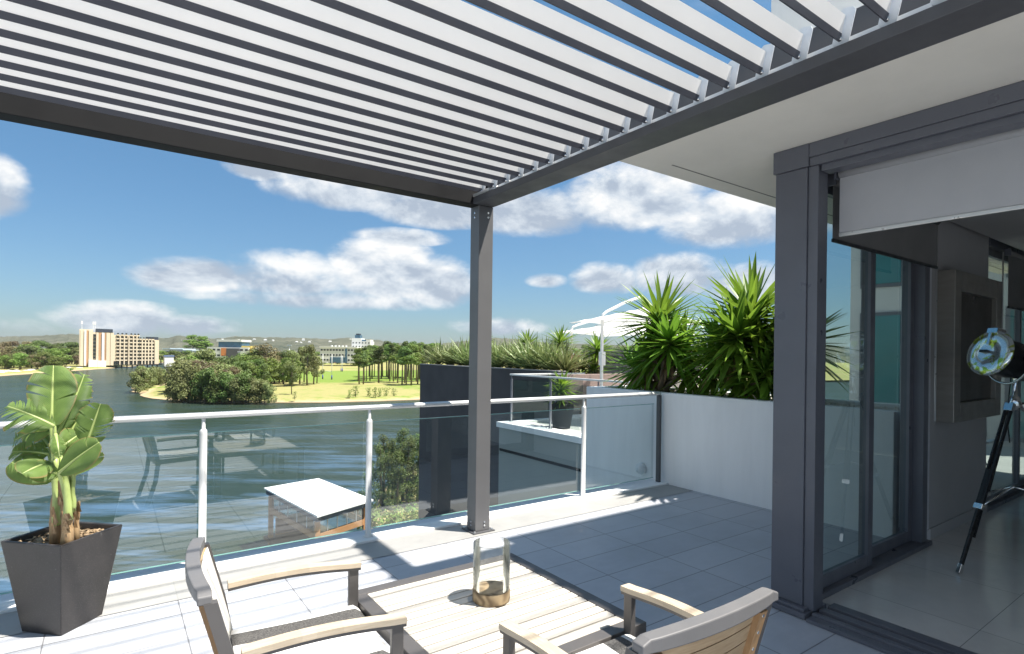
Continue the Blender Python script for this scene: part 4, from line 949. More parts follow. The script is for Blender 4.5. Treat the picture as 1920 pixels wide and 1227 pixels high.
def rosette(mb, c, r, n, wd, rng, lo=-0.55, hi=1.0, axis=UP, sag=(0.0, 0.10)):
    q_ = UP.rotation_difference(Vector(axis).normalized())
    for i in range(n):
        u = (i + 0.5) / n; zz = hi + (lo - hi) * u ** 0.9 + rng.uniform(-0.08, 0.08); zz = max(-0.97, min(0.995, zz)); a = i * 2.39996 + rng.uniform(-0.25, 0.25)
        rr = math.sqrt(1 - zz * zz); d = q_ @ Vector((rr * math.cos(a), rr * math.sin(a), zz))
        ln = r * rng.uniform(0.78, 1.06) * (0.92 if zz > 0.9 else 1)
        old = max(0, -zz)
        blade(mb, Vector(c) + d * 0.02 - UP * 0.10 * u, d, ln, wd * rng.uniform(0.8, 1.15), rng.uniform(*sag) + 0.12 * old, rng)
def yucca(name, label, base, heads, group, seed, trunk_r=0.045):
    rng = random.Random(seed); t = thing(name, base, label, 'yucca', group)
    for (c, r, n, wd, axis) in heads:
        c = Vector(c); mb = MB(); rosette(mb, c, r, n, wd * 1.4, rng, axis=axis); mb.v = [(x, y, max(z, 1.075)) if x < 5.42 else (x, y, max(z, 1.01 if x < 6.2 else -1)) for x, y, z in mb.v]; mb.build('leaf_head', M_YUC, t)
        if n > 60:
            dm = MB()
            for _ in range(9):
                a = rng.uniform(0, 6.28); zz = rng.uniform(-0.95, -0.45); rr = math.sqrt(1 - zz * zz); blade(dm, c - UP * rng.uniform(0.08, 0.22), Vector((rr * math.cos(a), rr * math.sin(a), zz)), r * rng.uniform(0.4, 0.75), wd * 1.1, rng.uniform(0.0, 0.3), rng)
            dm.v = [(x, y, max(z, 1.075)) if x < 5.42 else (x, y, max(z, 1.02 if x < 6.2 else -1)) for x, y, z in dm.v]; dm.build('dry_leaves', M_DRYLEAF, t)
        b0 = Vector(base) + Vector((rng.uniform(-0.06, 0.06), rng.uniform(-0.06, 0.06), 0)); tr = MB()
        pts = [b0.lerp(c, i / 6) + Vector((rng.uniform(-1, 1), rng.uniform(-1, 1), 0)) * 0.012 + (c - b0).cross(UP) * 0.0 for i in range(7)]
        tr.tube(pts, [trunk_r * (1.1 - 0.4 * i / 6) * rng.uniform(0.9, 1.12) for i in range(7)], 9); tr.build('trunk', M_YTRUNK, t)
    return t
Y = lambda px, py, x: (lambda r: Vector((r.x, r.y, r.z)) * (x / r.x) + Vector((0, 0, EYE)))(ray(px, py))
yucca('yucca', 'big spiky yucca nearer the white umbrellas on the pebbled white planter', Y(1245, 738, 5.75),
      [(Y(1238, 598, 5.75), 0.70, 95, 0.050, (0.05, 0.1, 1)), (Y(1256, 640, 5.55), 0.60, 85, 0.05, (-0.35, -0.3, 1)), (Y(1222, 665, 5.7), 0.60, 75, 0.048, (-0.3, 0.55, 0.7)),
       (Y(1278, 655, 5.85), 0.58, 75, 0.048, (0.4, -0.5, 0.8)), (Y(1240, 690, 5.9), 0.5, 60, 0.045, (0.2, 0.4, 0.8)), (Y(1195, 690, 5.85), 0.55, 60, 0.045, (-0.1, 0.9, 0.5)), (Y(1292, 690, 5.8), 0.5, 60, 0.045, (0.0, -0.8, 0.5))], 'yuccas in the white planter', 21)
yucca('yucca', 'taller spiky yucca beside the grey column on the pebbled white planter', Y(1392, 748, 5.72),
      [(Y(1408, 590, 5.75), 0.76, 100, 0.055, (0.05, -0.1, 1)), (Y(1384, 628, 5.5), 0.66, 95, 0.055, (-0.4, 0.1, 1)), (Y(1355, 655, 5.65), 0.60, 80, 0.05, (-0.2, 0.6, 0.8)),
       (Y(1432, 660, 5.7), 0.62, 80, 0.05, (0.1, -0.6, 0.8)), (Y(1390, 695, 5.6), 0.55, 70, 0.05, (-0.5, 0.1, 0.6)), (Y(1338, 690, 5.75), 0.52, 60, 0.05, (-0.1, 0.8, 0.5)), (Y(1440, 700, 5.6), 0.5, 60, 0.05, (-0.2, -0.6, 0.5)), (Y(1500, 640, 5.85), 0.6, 70, 0.05, (0.1, -0.3, 1))], 'yuccas in the white planter', 22)

# ------------------------------------------------------------------ neighbouring apartment terrace
M_NGREY = paint('grey green render', (0.30, 0.325, 0.31), 0.7, 0, 0.06, 1.0, 0.1, 150)
M_DARKW = paint('dark blue grey render', (0.066, 0.060, 0.064), 0.8, 0, 0.12, 0.6, 0.15, 120)
nb = thing('apartment_building', (6.65, 8, 0), 'grey green neighbouring apartment building whose white edged terrace lies beyond the planter', 'building')
q = MB(); q.box(6.65, 8.98, 1.92, 9.74, -15.4, -0.06); q.build('wall', M_NGREY, nb)
q = MB(); q.box(6.60, 6.98, 1.92, 9.78, -0.058, 0.05); q.box(6.981, 8.98, 9.50, 9.78, -0.058, 0.05); q.build_each('ledge', M_RENDER, nb, 0.004)
q = MB(); q.box(6.982, 14.5, 1.92, 9.499, -0.0575, 0.0); q.box(6.201, 6.599, 1.92, 5.6, -0.0575, 0.0); q.build_each('terrace_slab', mat_tiles('neighbour tile', (0.46, 0.45, 0.43), (0.52, 0.51, 0.49), 0.6, 0.6, 0, 0, 0.008, (0.25, 0.25, 0.24), 0.6), nb)
for z in (-0.55, -2.9, -3.2):
    q = MB(); q.box(6.634, 6.6495, 1.95, 9.7, z, z + 0.05); q.build('groove_trim', M_STEEL2, nb)
dw = MB(); dw.box(9.0, 9.22, 10.62, 18.25, -15.4, 1.045)
t = thing('boundary_wall', (9.1, 14, 0), 'tall dark blue grey wall topped with spiky plants, left of the neighbouring terrace', 'wall')
dw.build('wall', M_DARKW, t)
q = MB(); q.box(8.985, 9.235, 10.60, 18.27, 1.0455, 1.07); q.build('coping', paint('grey wall coping', (0.30, 0.29, 0.29), 0.7), t)
t = thing('boundary_wall', (10.2, 10.7, 0), 'low brown rendered wall behind the neighbouring glass railing', 'wall')
q = MB(); q.box(8.981, 12.0, 10.38, 10.599, -0.06, 0.98); q.build('wall', paint('brown render', (0.235, 0.175, 0.155), 0.8, 0, 0.06, 1.2, 0.1, 150), t, 0.006)
q = MB(); q.box(8.981, 13.5, 9.501, 10.379, -0.1, -0.01); q.build('footing', M_RENDER, t)
t = thing('boundary_wall', (12.5, 9.0, 0), 'pale beige wall beside the white umbrella post', 'wall')
q = MB(); q.box(11.2, 11.4, 8.2, 9.9, 0.001, 1.12); q.build('wall', paint('beige render', (0.52, 0.46, 0.41), 0.8, 0, 0.05, 1.2), t, 0.006)
q = MB(); q.box(9.24, 12.0, 10.64, 18.2, -1.0, 0.9); tag(q.build('raised_bed_soil', MATS['dark planter soil']), kind='structure')
nbal = thing('glass_balustrade', (6.9, 8, 0.05), 'far glass balustrade with grey posts around the neighbouring terrace', 'balustrade')
for (x, y) in ((6.9, 9.66), (6.9, 8.36), (6.9, 7.06), (6.9, 5.75), (8.1, 9.66)): post_mesh(x, y, 0.05, 1.02, 0.024).build('post', M_FRAME, nbal)
q = MB(); q.bar((6.9, 5.7, 1.04), (6.9, 9.70, 1.04), 0.05, 0.035); q.build('handrail', M_RAIL, nbal, 0.008)
q = MB(); q.bar((6.927, 9.66, 1.04), (8.99, 9.66, 1.04), 0.05, 0.035); q.build('handrail', M_RAIL, nbal, 0.008)
M_PANE2 = thin_glass('grey balustrade glass', (0.62, 0.68, 0.66), 1.6, 1.0)
for (a, c) in (((6.92, 9.62), (6.92, 8.40)), ((6.92, 8.32), (6.92, 7.10)), ((6.92, 7.02), (6.92, 5.79)), ((6.94, 9.67), (8.07, 9.67)), ((8.13, 9.67), (8.96, 9.67))):
    q = MB(); q.quad((*a, 0.10), (*c, 0.10), (*c, 0.93), (*a, 0.93)); q.build('glass_pane', M_PANE2, nbal)
# potted yucca on that terrace
b0 = Vector((7.35, 8.55, 0.0))
t = thing('planter_pot', b0, 'black round tapered pot behind the neighbouring glass balustrade', 'planter')
q = MB(); q.lathe([(0, 0), (0.17, 0), (0.25, 0.46), (0.25, 0.50), (0.225, 0.50), (0.21, 0.44), (0, 0.44)], 24, b0); q.build('pot_body', M_STEEL2, t)
yucca('yucca', 'small bright yucca growing in the black pot behind the neighbouring balustrade', b0 + Vector((0, 0, 0.45)), [(b0 + Vector((0, 0, 0.86)), 0.42, 60, 0.04, (0, 0, 1)), (b0 + Vector((-0.08, -0.06, 0.72)), 0.36, 40, 0.04, (-0.3, -0.3, 1))], None, 31, 0.03)
# grasses and flax on the dark wall
rng = random.Random(41)
for i in range(19):
    y = 10.95 + i * 0.385 + rng.uniform(-0.1, 0.1); x = 9.55 + rng.uniform(-0.15, 0.35)
    kind_y = i in (2, 5, 9)
    b0 = Vector((x, y, 0.95))
    t = thing('flax_plant', b0, 'grey green flax clump with long arching blades in the row on the dark wall', 'plant', 'flax clumps along the dark wall')
    mb = MB(); rosette(mb, b0 + Vector((0, 0, 0.15)), rng.uniform(0.95, 1.2), 75, 0.050, rng, lo=0.38, hi=0.99, sag=(0.0, 0.22)); mb.build('leaves', M_FLAX, t)
for (x, y, h_, r) in ((10.4, 12.2, 0.95, 0.62), (10.3, 13.6, 0.9, 0.58), (10.9, 11.2, 0.75, 0.6), (10.2, 16.0, 0.85, 0.6)):
    yucca('yucca', 'green yucca head rising behind the flax clumps on the dark wall', (x, y, 0.88), [((x, y, 0.88 + h_), r, 75, 0.05, (0, 0, 1))], 'yuccas behind the flax clumps', int(x * 100 + y * 10), 0.05)
for (px, mt_, lb) in ((1070, M_BRONZE, 'bronze red flax clump at the end of the brown wall'), (1092, M_FLAX, 'yellow tipped flax clump beside the bronze one on the brown wall'), (1112, M_YUC, 'dark green leafy clump left of the white umbrella post')):
    b0 = at_d(px, 690, 15.6); b0.z = 0.9
    t = thing('flax_plant', b0, lb, 'plant'); mb = MB(); rosette(mb, b0 + Vector((0, 0, 0.15)), 0.78, 64, 0.055, rng, lo=-0.05, hi=0.99, sag=(0.05, 0.5)); mb.build('leaves', mt_, t)

# cantilever umbrellas
M_CANVAS = foliage('white canvas', (0.84, 0.84, 0.83), (0.86, 0.86, 0.85), 0.55, 0.9)
M_WPOLE = paint('white pole paint', (0.80, 0.80, 0.80), 0.4, 0, 0.03, 6)
def umbrella(label, base, centre, half, zt, ze, rot_):
    t = thing('cantilever_umbrella', base, label, 'umbrella', None)
    base, centre = Vector(base), Vector(centre)
    q = MB(); q.tube([base, Vector((base.x, base.y, ze + 0.12))], 0.034, 12); q.build('pole', M_WPOLE, t)
    d = Vector((centre.x - base.x, centre.y - base.y, 0)); top = Vector((base.x, base.y, ze + 0.12))
    q = MB(); q.tube([top, top + UP * 0.07 + d * 0.02, top + UP * 0.13 + d * 0.10, Vector((base.x, base.y, 0)) + d * 0.55 + UP * (top.z * 0.42 + (zt + 0.24) * 0.58 + 0.06), Vector((centre.x, centre.y, zt + 0.24))], 0.032, 10); q.build('arm', M_WPOLE, t)
    q = MB(); q.tube([Vector((centre.x, centre.y, zt + 0.24)), Vector((centre.x, centre.y, zt - 0.25))], 0.03, 10); q.build('hanger', M_WPOLE, t)
    q = MB(); ca, sa = math.cos(rot_), math.sin(rot_); n = 10; vs_ = []
    for i in range(n + 1):
        for j in range(n + 1):
            u, v = i / n * 2 - 1, j / n * 2 - 1; r = max(abs(u), abs(v)); z = zt + (ze - zt) * (r ** 0.9) - 0.05 * r * (1 - (min(abs(u), abs(v)) / max(r, 1e-6)) ** 2) * -1
            vs_.append((centre.x + (u * ca - v * sa) * half, centre.y + (u * sa + v * ca) * half, z))
    q.add(vs_, [(i * (n + 1) + j, (i + 1) * (n + 1) + j, (i + 1) * (n + 1) + j + 1, i * (n + 1) + j + 1) for i in range(n) for j in range(n)])
    cn = q.build('canopy', M_CANVAS, t); sm = cn.modifiers.new('thickness', 'SOLIDIFY'); sm.thickness = 0.006
    q = MB()
    for u, v in ((1, 1), (-1, 1), (-1, -1), (1, -1), (1, 0), (-1, 0), (0, 1), (0, -1)):
        q.bar((centre.x, centre.y, zt - 0.06), (centre.x + (u * ca - v * sa) * half * 0.97, centre.y + (u * sa + v * ca) * half * 0.97, ze - 0.02), 0.012, 0.016)
    q.build_each('rib', M_WPOLE, t)
    q = MB(); q.box(base.x - 0.05, base.x + 0.07, base.y - 0.05, base.y + 0.05, base.z + 1.25, base.z + 1.55); q.build('crank_housing', M_WPOLE, t, 0.01)
b1 = at_d(1128, 700, 12.2); c1 = at_d(1206, 600, 12.4)
umbrella('front white cantilever umbrella with its post between brown wall and yucca', (b1.x, b1.y, 0.0), c1, 1.2, 1.5 + (664 - 575) / 1050 * 12.4, 1.5 + (664 - 607) / 1050 * 12.4, R(20))
b2 = at_d(1071, 700, 16.5); c2_ = at_d(1180, 610, 17)
umbrella('rear white cantilever umbrella lower in the view behind the flax clumps', (b2.x, b2.y, 0.0), c2_, 1.75, 1.5 + (664 - 600) / 1050 * 17, 1.5 + (664 - 627) / 1050 * 17, R(20))
# clad plant room behind, and the teal glazed block seen through the sliding panels
def clad():
    t = thing('plant_room', (13.6, 12.0, 0), 'small grey clad plant room behind the umbrella post', 'building')
    c = at_d(1150, 680, 18.5); q = MB(); q.box(c.x - 0.2, c.x + 3.5, c.y - 1.3, c.y + 1.0, -0.5, 1.62); wl_ = q.build('wall', paint('grey cladding', (0.20, 0.20, 0.215), 0.5, 0.1, 0.08, 1), t)
    q = MB()
    for i in range(10): q.box(c.x - 0.215, c.x - 0.2005, c.y - 1.3, c.y + 1.0, -0.4 + i * 0.2, -0.39 + i * 0.2 + 0.05)
    q.build('cladding_boards', M_STEEL, wl_)
clad()
ap = thing('apartment_block', (13, 3.8, 0), 'pale apartment block with teal glazing seen through the sliding glass panels', 'building')
q = MB(); q.box(12.5, 17, 1.2, 5.4, -0.05, 5.5); q.build('wall', paint('pale block render', (0.58, 0.58, 0.57), 0.8, 0, 0.04, 0.7), ap)
M_TEAL = paint('teal glazing', (0.05, 0.20, 0.21), 0.12, 0, 0.25, 0.4)
for (y0, y1) in ((4.4, 5.2), (3.2, 4.2), (1.5, 2.9)):
    for (z0, z1) in ((0.1, 2.4), (2.9, 5.0)):
        q = MB(); q.box(12.46, 12.499, y0, y1, z0, z1); w_ = q.build('window', M_FRAME, ap); q = MB(); q.box(12.44, 12.4595, y0 + 0.07, y1 - 0.07, z0 + 0.07, z1 - 0.07); q.build('pane', M_TEAL, w_)
# outdoor table and chair beyond the rear door
ot = thing('cafe_table', (8.15, 2.75, 0), 'white pedestal table standing outside the rear glass door', 'table')
q = MB(); q.lathe([(0, 0.70), (0.42, 0.70), (0.43, 0.715), (0.42, 0.73), (0, 0.73)], 32, ot.location); q.build('tabletop', M_RENDER, ot)
q = MB(); q.tube([ot.location + UP * 0.02, ot.location + UP * 0.70], 0.035, 14); q.build('pedestal', M_CHROME, ot)
q = MB()
for a in range(4): q.bar(ot.location + UP * 0.03, ot.location + Vector((0.34 * math.cos(a * 1.5708 + 0.4), 0.34 * math.sin(a * 1.5708 + 0.4), 0.02)), 0.05, 0.025)
q.build_each('foot', M_ALU, ot)
oc = thing('cafe_chair', (8.75, 2.4, 0), 'white shell chair on thin metal legs beside the pedestal table outside', 'chair')
q = MB(); vs_ = []; n = 12
for i in range(n + 1):
    for j in range(n + 1):
        u, v = i / n, j / n * 2 - 1
        if u < 0.55: x, z = 0.24 - u / 0.55 * 0.44, 0.45 - 0.03 * math.sin(u / 0.55 * 3.14) + 0.05 * v * v
        else: w_ = (u - 0.55) / 0.45; x, z = -0.20 - 0.10 * w_, 0.45 + 0.38 * w_ + 0.05 * v * v * (1 - w_)
        vs_.append((oc.location.x + x + (0.09 * v * v if u > 0.6 else 0), oc.location.y + v * (0.24 - 0.05 * max(0, u - 0.8) / 0.2), z))
q.add(vs_, [(i * (n + 1) + j, (i + 1) * (n + 1) + j, (i + 1) * (n + 1) + j + 1, i * (n + 1) + j + 1) for i in range(n) for j in range(n)], True)
sh = q.build('shell', M_RENDER, oc); sm = sh.modifiers.new('thickness', 'SOLIDIFY'); sm.thickness = 0.012
q = MB()
for sx in (-1, 1):
    for sy in (-1, 1): q.tube([oc.location + Vector((sx * 0.08, sy * 0.08, 0.43)), oc.location + Vector((sx * 0.22, sy * 0.22, 0.0))], 0.009, 8)
q.build_each('leg', M_CHROME, oc)

# ------------------------------------------------------------------ trees
M_LEAF_D = foliage('dark green leaves', (0.055, 0.095, 0.018), (0.155, 0.230, 0.048), 0.25, 0.6)
M_LEAF_O = foliage('olive leaves', (0.105, 0.128, 0.040), (0.275, 0.310, 0.105), 0.25, 0.6)
M_LEAF_B = foliage('bright green leaves', (0.085, 0.140, 0.022), (0.230, 0.310, 0.055), 0.3, 0.6)
M_LEAF_R = foliage('brownish leaves', (0.115, 0.090, 0.044), (0.230, 0.185, 0.090), 0.25, 0.6)
M_LEAF_CAS = foliage('casuarina needles', (0.075, 0.115, 0.030), (0.200, 0.250, 0.075), 0.3, 0.6)
M_BARK = wood('grey brown bark', (0.10, 0.08, 0.06), (0.22, 0.18, 0.14), (6, 6, 1))
def leaf_mesh(name, clumps, per, size, rng, flat=0.6):
    """crown of many small leaf tufts scattered through clumps (centre, radii)"""
    mb = MB()
    for (c, r) in clumps:
        k = int(per * (r[0] * r[1] * r[2]) ** (2 / 3) * rng.uniform(0.8, 1.2))
        for _ in range(k):
            while True:
                p = Vector((rng.uniform(-1, 1), rng.uniform(-1, 1), rng.uniform(-1, 1)))
                if 0.02 < p.length < 1: break
            p = p.normalized() * (p.length ** 0.45); q = Vector(c) + Vector((p.x * r[0], p.y * r[1], p.z * r[2]))
            s = size * rng.uniform(0.5, 1.25); nrm = (p + Vector((rng.uniform(-1, 1), rng.uniform(-1, 1), rng.uniform(-0.4, 1.2))) * 0.8).normalized()
            a = nrm.orthogonal().normalized(); b2 = nrm.cross(a); t = rng.uniform(0, 6.28); a, b2 = a * math.cos(t) + b2 * math.sin(t), b2 * math.cos(t) - a * math.sin(t)
            mb.add([q - a * s, q + b2 * s * flat * rng.uniform(0.4, 1), q + a * s * rng.uniform(0.7, 1.1), q - b2 * s * flat * rng.uniform(0.4, 1)], [(0, 1, 2, 3)])
    return mb
def make_tree(name, kind, seed):
    """prototype at the origin: trunk with limbs, crown"""
    rng = random.Random(seed); t = thing(name, (0, 0, 0), '', 'tree'); clumps = []; tr = MB()
    if kind == 'pine':
        H = 20; tr.tube([(0, 0, -0.5), (rng.uniform(-.2, .2), rng.uniform(-.2, .2), 8), (rng.uniform(-.5, .5), rng.uniform(-.5, .5), 18)], [0.34, 0.26, 0.10], 7)
        for i in range(15):
            z = rng.uniform(11.0, 19); w_ = 1.0 - max(0, (z - 15.5) / 7); a = rng.uniform(0, 6.28); d = rng.uniform(0.2, 2.9) * w_
            clumps.append(((d * math.cos(a), d * math.sin(a), z), (1.5 * w_ + .3, 1.5 * w_ + .3, 1.0)))
            if i % 2 == 0: tr.tube([(0, 0, z - 1.6), (d * 0.8 * math.cos(a), d * 0.8 * math.sin(a), z)], [0.10, 0.04], 5)
        cr = leaf_mesh('crown', clumps, 120, 0.36, rng)
    elif kind == 'bushy':
        tr.tube([(0, 0, -0.5), (0.1, 0, 2.2), (0.3, 0.2, 5)], [0.35, 0.26, 0.12], 7)
        for i in range(18):
            a = rng.uniform(0, 6.28); z = rng.uniform(2.4, 8.2); w_ = math.sin(min(1, (z - 1.0) / 8.2) * math.pi) ** 0.6; d = rng.uniform(0.5, 3.4) * w_
            clumps.append(((d * math.cos(a), d * math.sin(a), z), (rng.uniform(1.1, 1.9), rng.uniform(1.1, 1.9), rng.uniform(0.8, 1.3))))
            if i % 3 == 0: tr.tube([(0.05, 0, 2), (d * 0.7 * math.cos(a), d * 0.7 * math.sin(a), z * 0.9)], [0.14, 0.05], 5)
        cr = leaf_mesh('crown', clumps, 105, 0.30, rng)
    elif kind == 'gum':
        tr.tube([(0, 0, -0.5), (0.2, 0.1, 4.5), (0.0, 0.3, 9)], [0.30, 0.22, 0.10], 7)
        for i in range(16):
            a = rng.uniform(0, 6.28); z = rng.uniform(4.2, 12.5); w_ = 1 - abs(z - 8) / 7; d = rng.uniform(0.4, 3.6) * w_
            clumps.append(((d * math.cos(a), d * math.sin(a), z), (rng.uniform(0.8, 1.5), rng.uniform(0.8, 1.5), rng.uniform(0.8, 1.4))))
            if i % 2 == 0: tr.tube([(0.1, 0.1, max(3, z - 3)), (d * 0.8 * math.cos(a), d * 0.8 * math.sin(a), z)], [0.11, 0.04], 5)
        cr = leaf_mesh('crown', clumps, 100, 0.32, rng)
    elif kind == 'mangrove':
        tr.tube([(0, 0, -0.6), (0.1, 0, 1.5), (0.0, 0.2, 3.5)], [0.22, 0.15, 0.08], 6)
        for i in range(18):
            a = rng.uniform(0, 6.28); z = rng.uniform(0.5, 5.2); w_ = math.sqrt(max(0.05, 1 - (z / 6.2) ** 2)); d = rng.uniform(0.2, 2.7) * w_
            clumps.append(((d * math.cos(a), d * math.sin(a), z), (rng.uniform(0.9, 1.4), rng.uniform(0.9, 1.4), rng.uniform(0.7, 1.1))))
        cr = leaf_mesh('crown', clumps, 125, 0.25, rng)
    elif kind == 'sapling':
        tr.tube([(0, 0, -0.2), (0.1, 0, 1.5), (0.0, 0.1, 3.0)], [0.09, 0.06, 0.03], 6)
        for i in range(7):
            a = rng.uniform(0, 6.28); z = rng.uniform(0.9, 3.8); d = rng.uniform(0.1, 0.9)
            clumps.append(((d * math.cos(a), d * math.sin(a), z), (rng.uniform(0.4, 0.8), rng.uniform(0.4, 0.8), rng.uniform(0.4, 0.7))))
        cr = leaf_mesh('crown', clumps, 90, 0.22, rng)
    elif kind == 'casuarina':
        tr.tube([(0, 0, -0.5), (0.15, 0, 3), (0.05, 0.1, 6), (0, 0, 8.4)], [0.16, 0.12, 0.07, 0.02], 7)
        for i in range(44):
            a = rng.uniform(0, 6.28); z = rng.uniform(1.3, 8.6); w_ = (1 - z / 9.4) ** 0.75; d = rng.uniform(0.1, 2.1) * w_
            clumps.append(((d * math.cos(a), d * math.sin(a), z), (rng.uniform(0.25, 0.5), rng.uniform(0.25, 0.5), rng.uniform(0.4, 0.8))))
            if i % 2 == 0: tr.tube([(0, 0, z - 0.8), (d * math.cos(a), d * math.sin(a), z)], [0.03, 0.012], 4)
        cr = leaf_mesh('crown', clumps, 420, 0.14, rng, 0.35)
    tr.build('trunk', M_BARK, t, local=True); t['_'] = 0; del t['_']
    return t, cr
PROTO = {}
def proto(kind, mat, seed):
    k = (kind, mat.name, seed)
    if k not in PROTO:
        t, cr = make_tree({'pine': 'pine_tree', 'bushy': 'bushy_tree', 'gum': 'gum_tree', 'mangrove': 'mangrove_tree', 'sapling': 'young_tree', 'casuarina': 'casuarina_tree'}[kind], kind, seed)
        cr.build('crown', mat, t, local=True); PROTO[k] = [t, False]
    e = PROTO[k]
    if not e[1]: e[1] = True; return e[0]
    return copy_tree(e[0])
RNG = random.Random(77)
def plant_tree(kind, mat, seed, p, scale, label, group, zs=1.0):
    o = proto(kind, mat, seed); o.location = p; o.rotation_euler = (0, 0, RNG.uniform(0, 6.28)); sx_ = RNG.uniform(0.82, 1.2); o.scale = (scale * sx_, scale * RNG.uniform(0.85, 1.15), scale * zs * RNG.uniform(0.92, 1.06))
    tag(o, label, 'tree', group); return o
def ptree(kind, mat, seed, px, py_base, py_top, label, group, z=WZ + 1.0, wide=1.0):
    """stand a tree on the bank where (px, py_base) meets the ground, as tall as it looks there"""
    NH = {'pine': 20.0, 'bushy': 9.2, 'gum': 13.3, 'mangrove': 6.2, 'sapling': 4.3, 'casuarina': 9.0}[kind]
    p = at_z(px, py_base, z); d = p.x * AX.x + p.y * AX.y
    h = (py_base - py_top) / FPX * d; s = h / NH
    return plant_tree(kind, mat, seed, p, s * wide, label, group, 1 / wide)
J = lambda a: RNG.uniform(-a, a)
# mangroves and shrubs on the near shore of the peninsula
g1, l1 = 'mangroves along the peninsula shore', 'olive mangrove in the thicket on the near shore of the park peninsula'
for i in range(22):
    px = 322 + 180 * i / 21 + J(4); front = 750 + 3.5 * (px - 322) / 180
    top = (712 + J(3) if px < 345 else 692 + J(8) if px < 425 else 703 + J(6) + max(0, px - 470) * 0.25)
    ptree('mangrove', M_LEAF_O if RNG.random() < 0.75 else M_LEAF_D, 1 + i % 3, px, front - RNG.uniform(0, 3), top, l1, g1, wide=0.9)
for i in range(22):
    px = 338 + 95 * RNG.random(); ptree('mangrove' if i % 2 else 'bushy', M_LEAF_O if i % 3 else M_LEAF_R, 1 + i % 3, px, 738 + J(4), 678 + J(10) + max(0, (px - 420) * 0.12), 'olive tree rising behind the mangroves on the park peninsula', 'trees behind the mangroves', wide=1.05)
for px, tp, mt_ in ((360, 660, M_LEAF_O), (380, 652, M_LEAF_O), (372, 668, M_LEAF_B), (398, 672, M_LEAF_B), (412, 668, M_LEAF_D), (345, 672, M_LEAF_O)):
    ptree('bushy', mt_, 2, px, 728, tp, 'broad crowned tree at the left tip of the park wood', 'broad trees at the tip of the park')
# darker wood in the middle of the peninsula
for i in range(30):
    px = 425 + 120 * i / 29 + J(5); ptree('bushy', M_LEAF_B if i % 3 else M_LEAF_D, 3 + i % 2, px, 722 + J(5), 674 + J(9), 'dark green tree in the middle of the park wood', 'dark trees of the park wood', wide=1.1)
for px, tp, mt_ in ((497, 645, M_LEAF_R), (482, 652, M_LEAF_D), (515, 655, M_LEAF_R), (470, 655, M_LEAF_B), (535, 656, M_LEAF_D), (455, 660, M_LEAF_D)):
    ptree('bushy', mt_, 4, px, 712, tp, 'tall rounded tree standing at the back of the park wood', 'tall trees at the back of the park wood')
for i, (px, bs, tp) in enumerate(((562, 722, 652), (576, 724, 645), (588, 722, 652), (548, 726, 660), (570, 718, 648), (594, 720, 668))):
    ptree('gum', M_LEAF_O, 1 + i % 2, px, bs, tp, 'open crowned gum tree at the right edge of the park wood', 'gum trees beside the field', wide=1.0)
for px, bs, tp in ((547, 741, 688), (495, 732, 683)):
    ptree('gum', M_LEAF_D, 2, px, bs, tp, 'slim pale trunked tree standing forward on the dry grass', 'slim trees on the dry grass')
# islet
for i in range(12):
    px = 254 + 52 * i / 11 + J(2); ptree('mangrove', M_LEAF_O, 1 + i % 3, px, 733 - 0.30 * (px - 254) + J(1), 690 + J(6), 'olive mangrove on the small islet left of the park', 'mangroves on the islet', wide=0.85)
for px in (311, 320): ptree('mangrove', M_LEAF_B, 2, px, 719, 702, 'low bright green shrub between the islet and the peninsula', 'low shrubs beside the islet')
# saplings by the shore
for px, bs, tp in ((655, 747, 728), (667, 746, 719), (692, 745, 724), (704, 746, 722), (712, 745, 724), (724, 744, 724), (738, 744, 724), (553, 750, 733), (517, 750, 737)):
    ptree('sapling', M_LEAF_B if px > 600 else M_LEAF_O, 1, px, bs, tp, 'small shrubby sapling on the dry bank by the water', 'saplings on the dry bank', wide=1.3)
# pines on the right
for i in range(52):
    px = 668 + 150 * (i / 51) + J(4); bs = 722 - RNG.uniform(0, 16) * (1 if px > 690 else 0.5) + (2 if px > 740 else 0)
    tp = 655 - (px - 668) * 0.14 + J(4) if px < 720 else 645 + J(4)
    ptree('pine', M_LEAF_D if i % 3 else M_LEAF_B, 1 + i % 3, px, bs, tp, 'tall bare trunked pine in the stand on the right of the playing field', 'pines beside the playing field', wide=1.15)
# left bank
for i in range(34):
    px = -30 + 178 * i / 33 + J(5); near = RNG.random()
    tp = 650 + J(8) if near > 0.5 else 664 + J(6); mt_ = RNG.choice((M_LEAF_B, M_LEAF_D, M_LEAF_O, M_LEAF_R, M_LEAF_B))
    ptree('bushy', mt_, 5 + i % 2, px, 695 - 8 * near - (6 if px > 110 else 0), tp, 'bushy tree on the far bank left of the riverside hotel', 'trees on the left bank', wide=1.25)
for px, tp in ((8, 640), (20, 637), (70, 636), (88, 640), (105, 641), (128, 638), (55, 643), (140, 642)):
    ptree('gum', M_LEAF_D if px > 60 else M_LEAF_R, 2, px, 684, tp, 'taller tree standing above the others on the far left bank', 'tall trees on the left bank', wide=1.5)
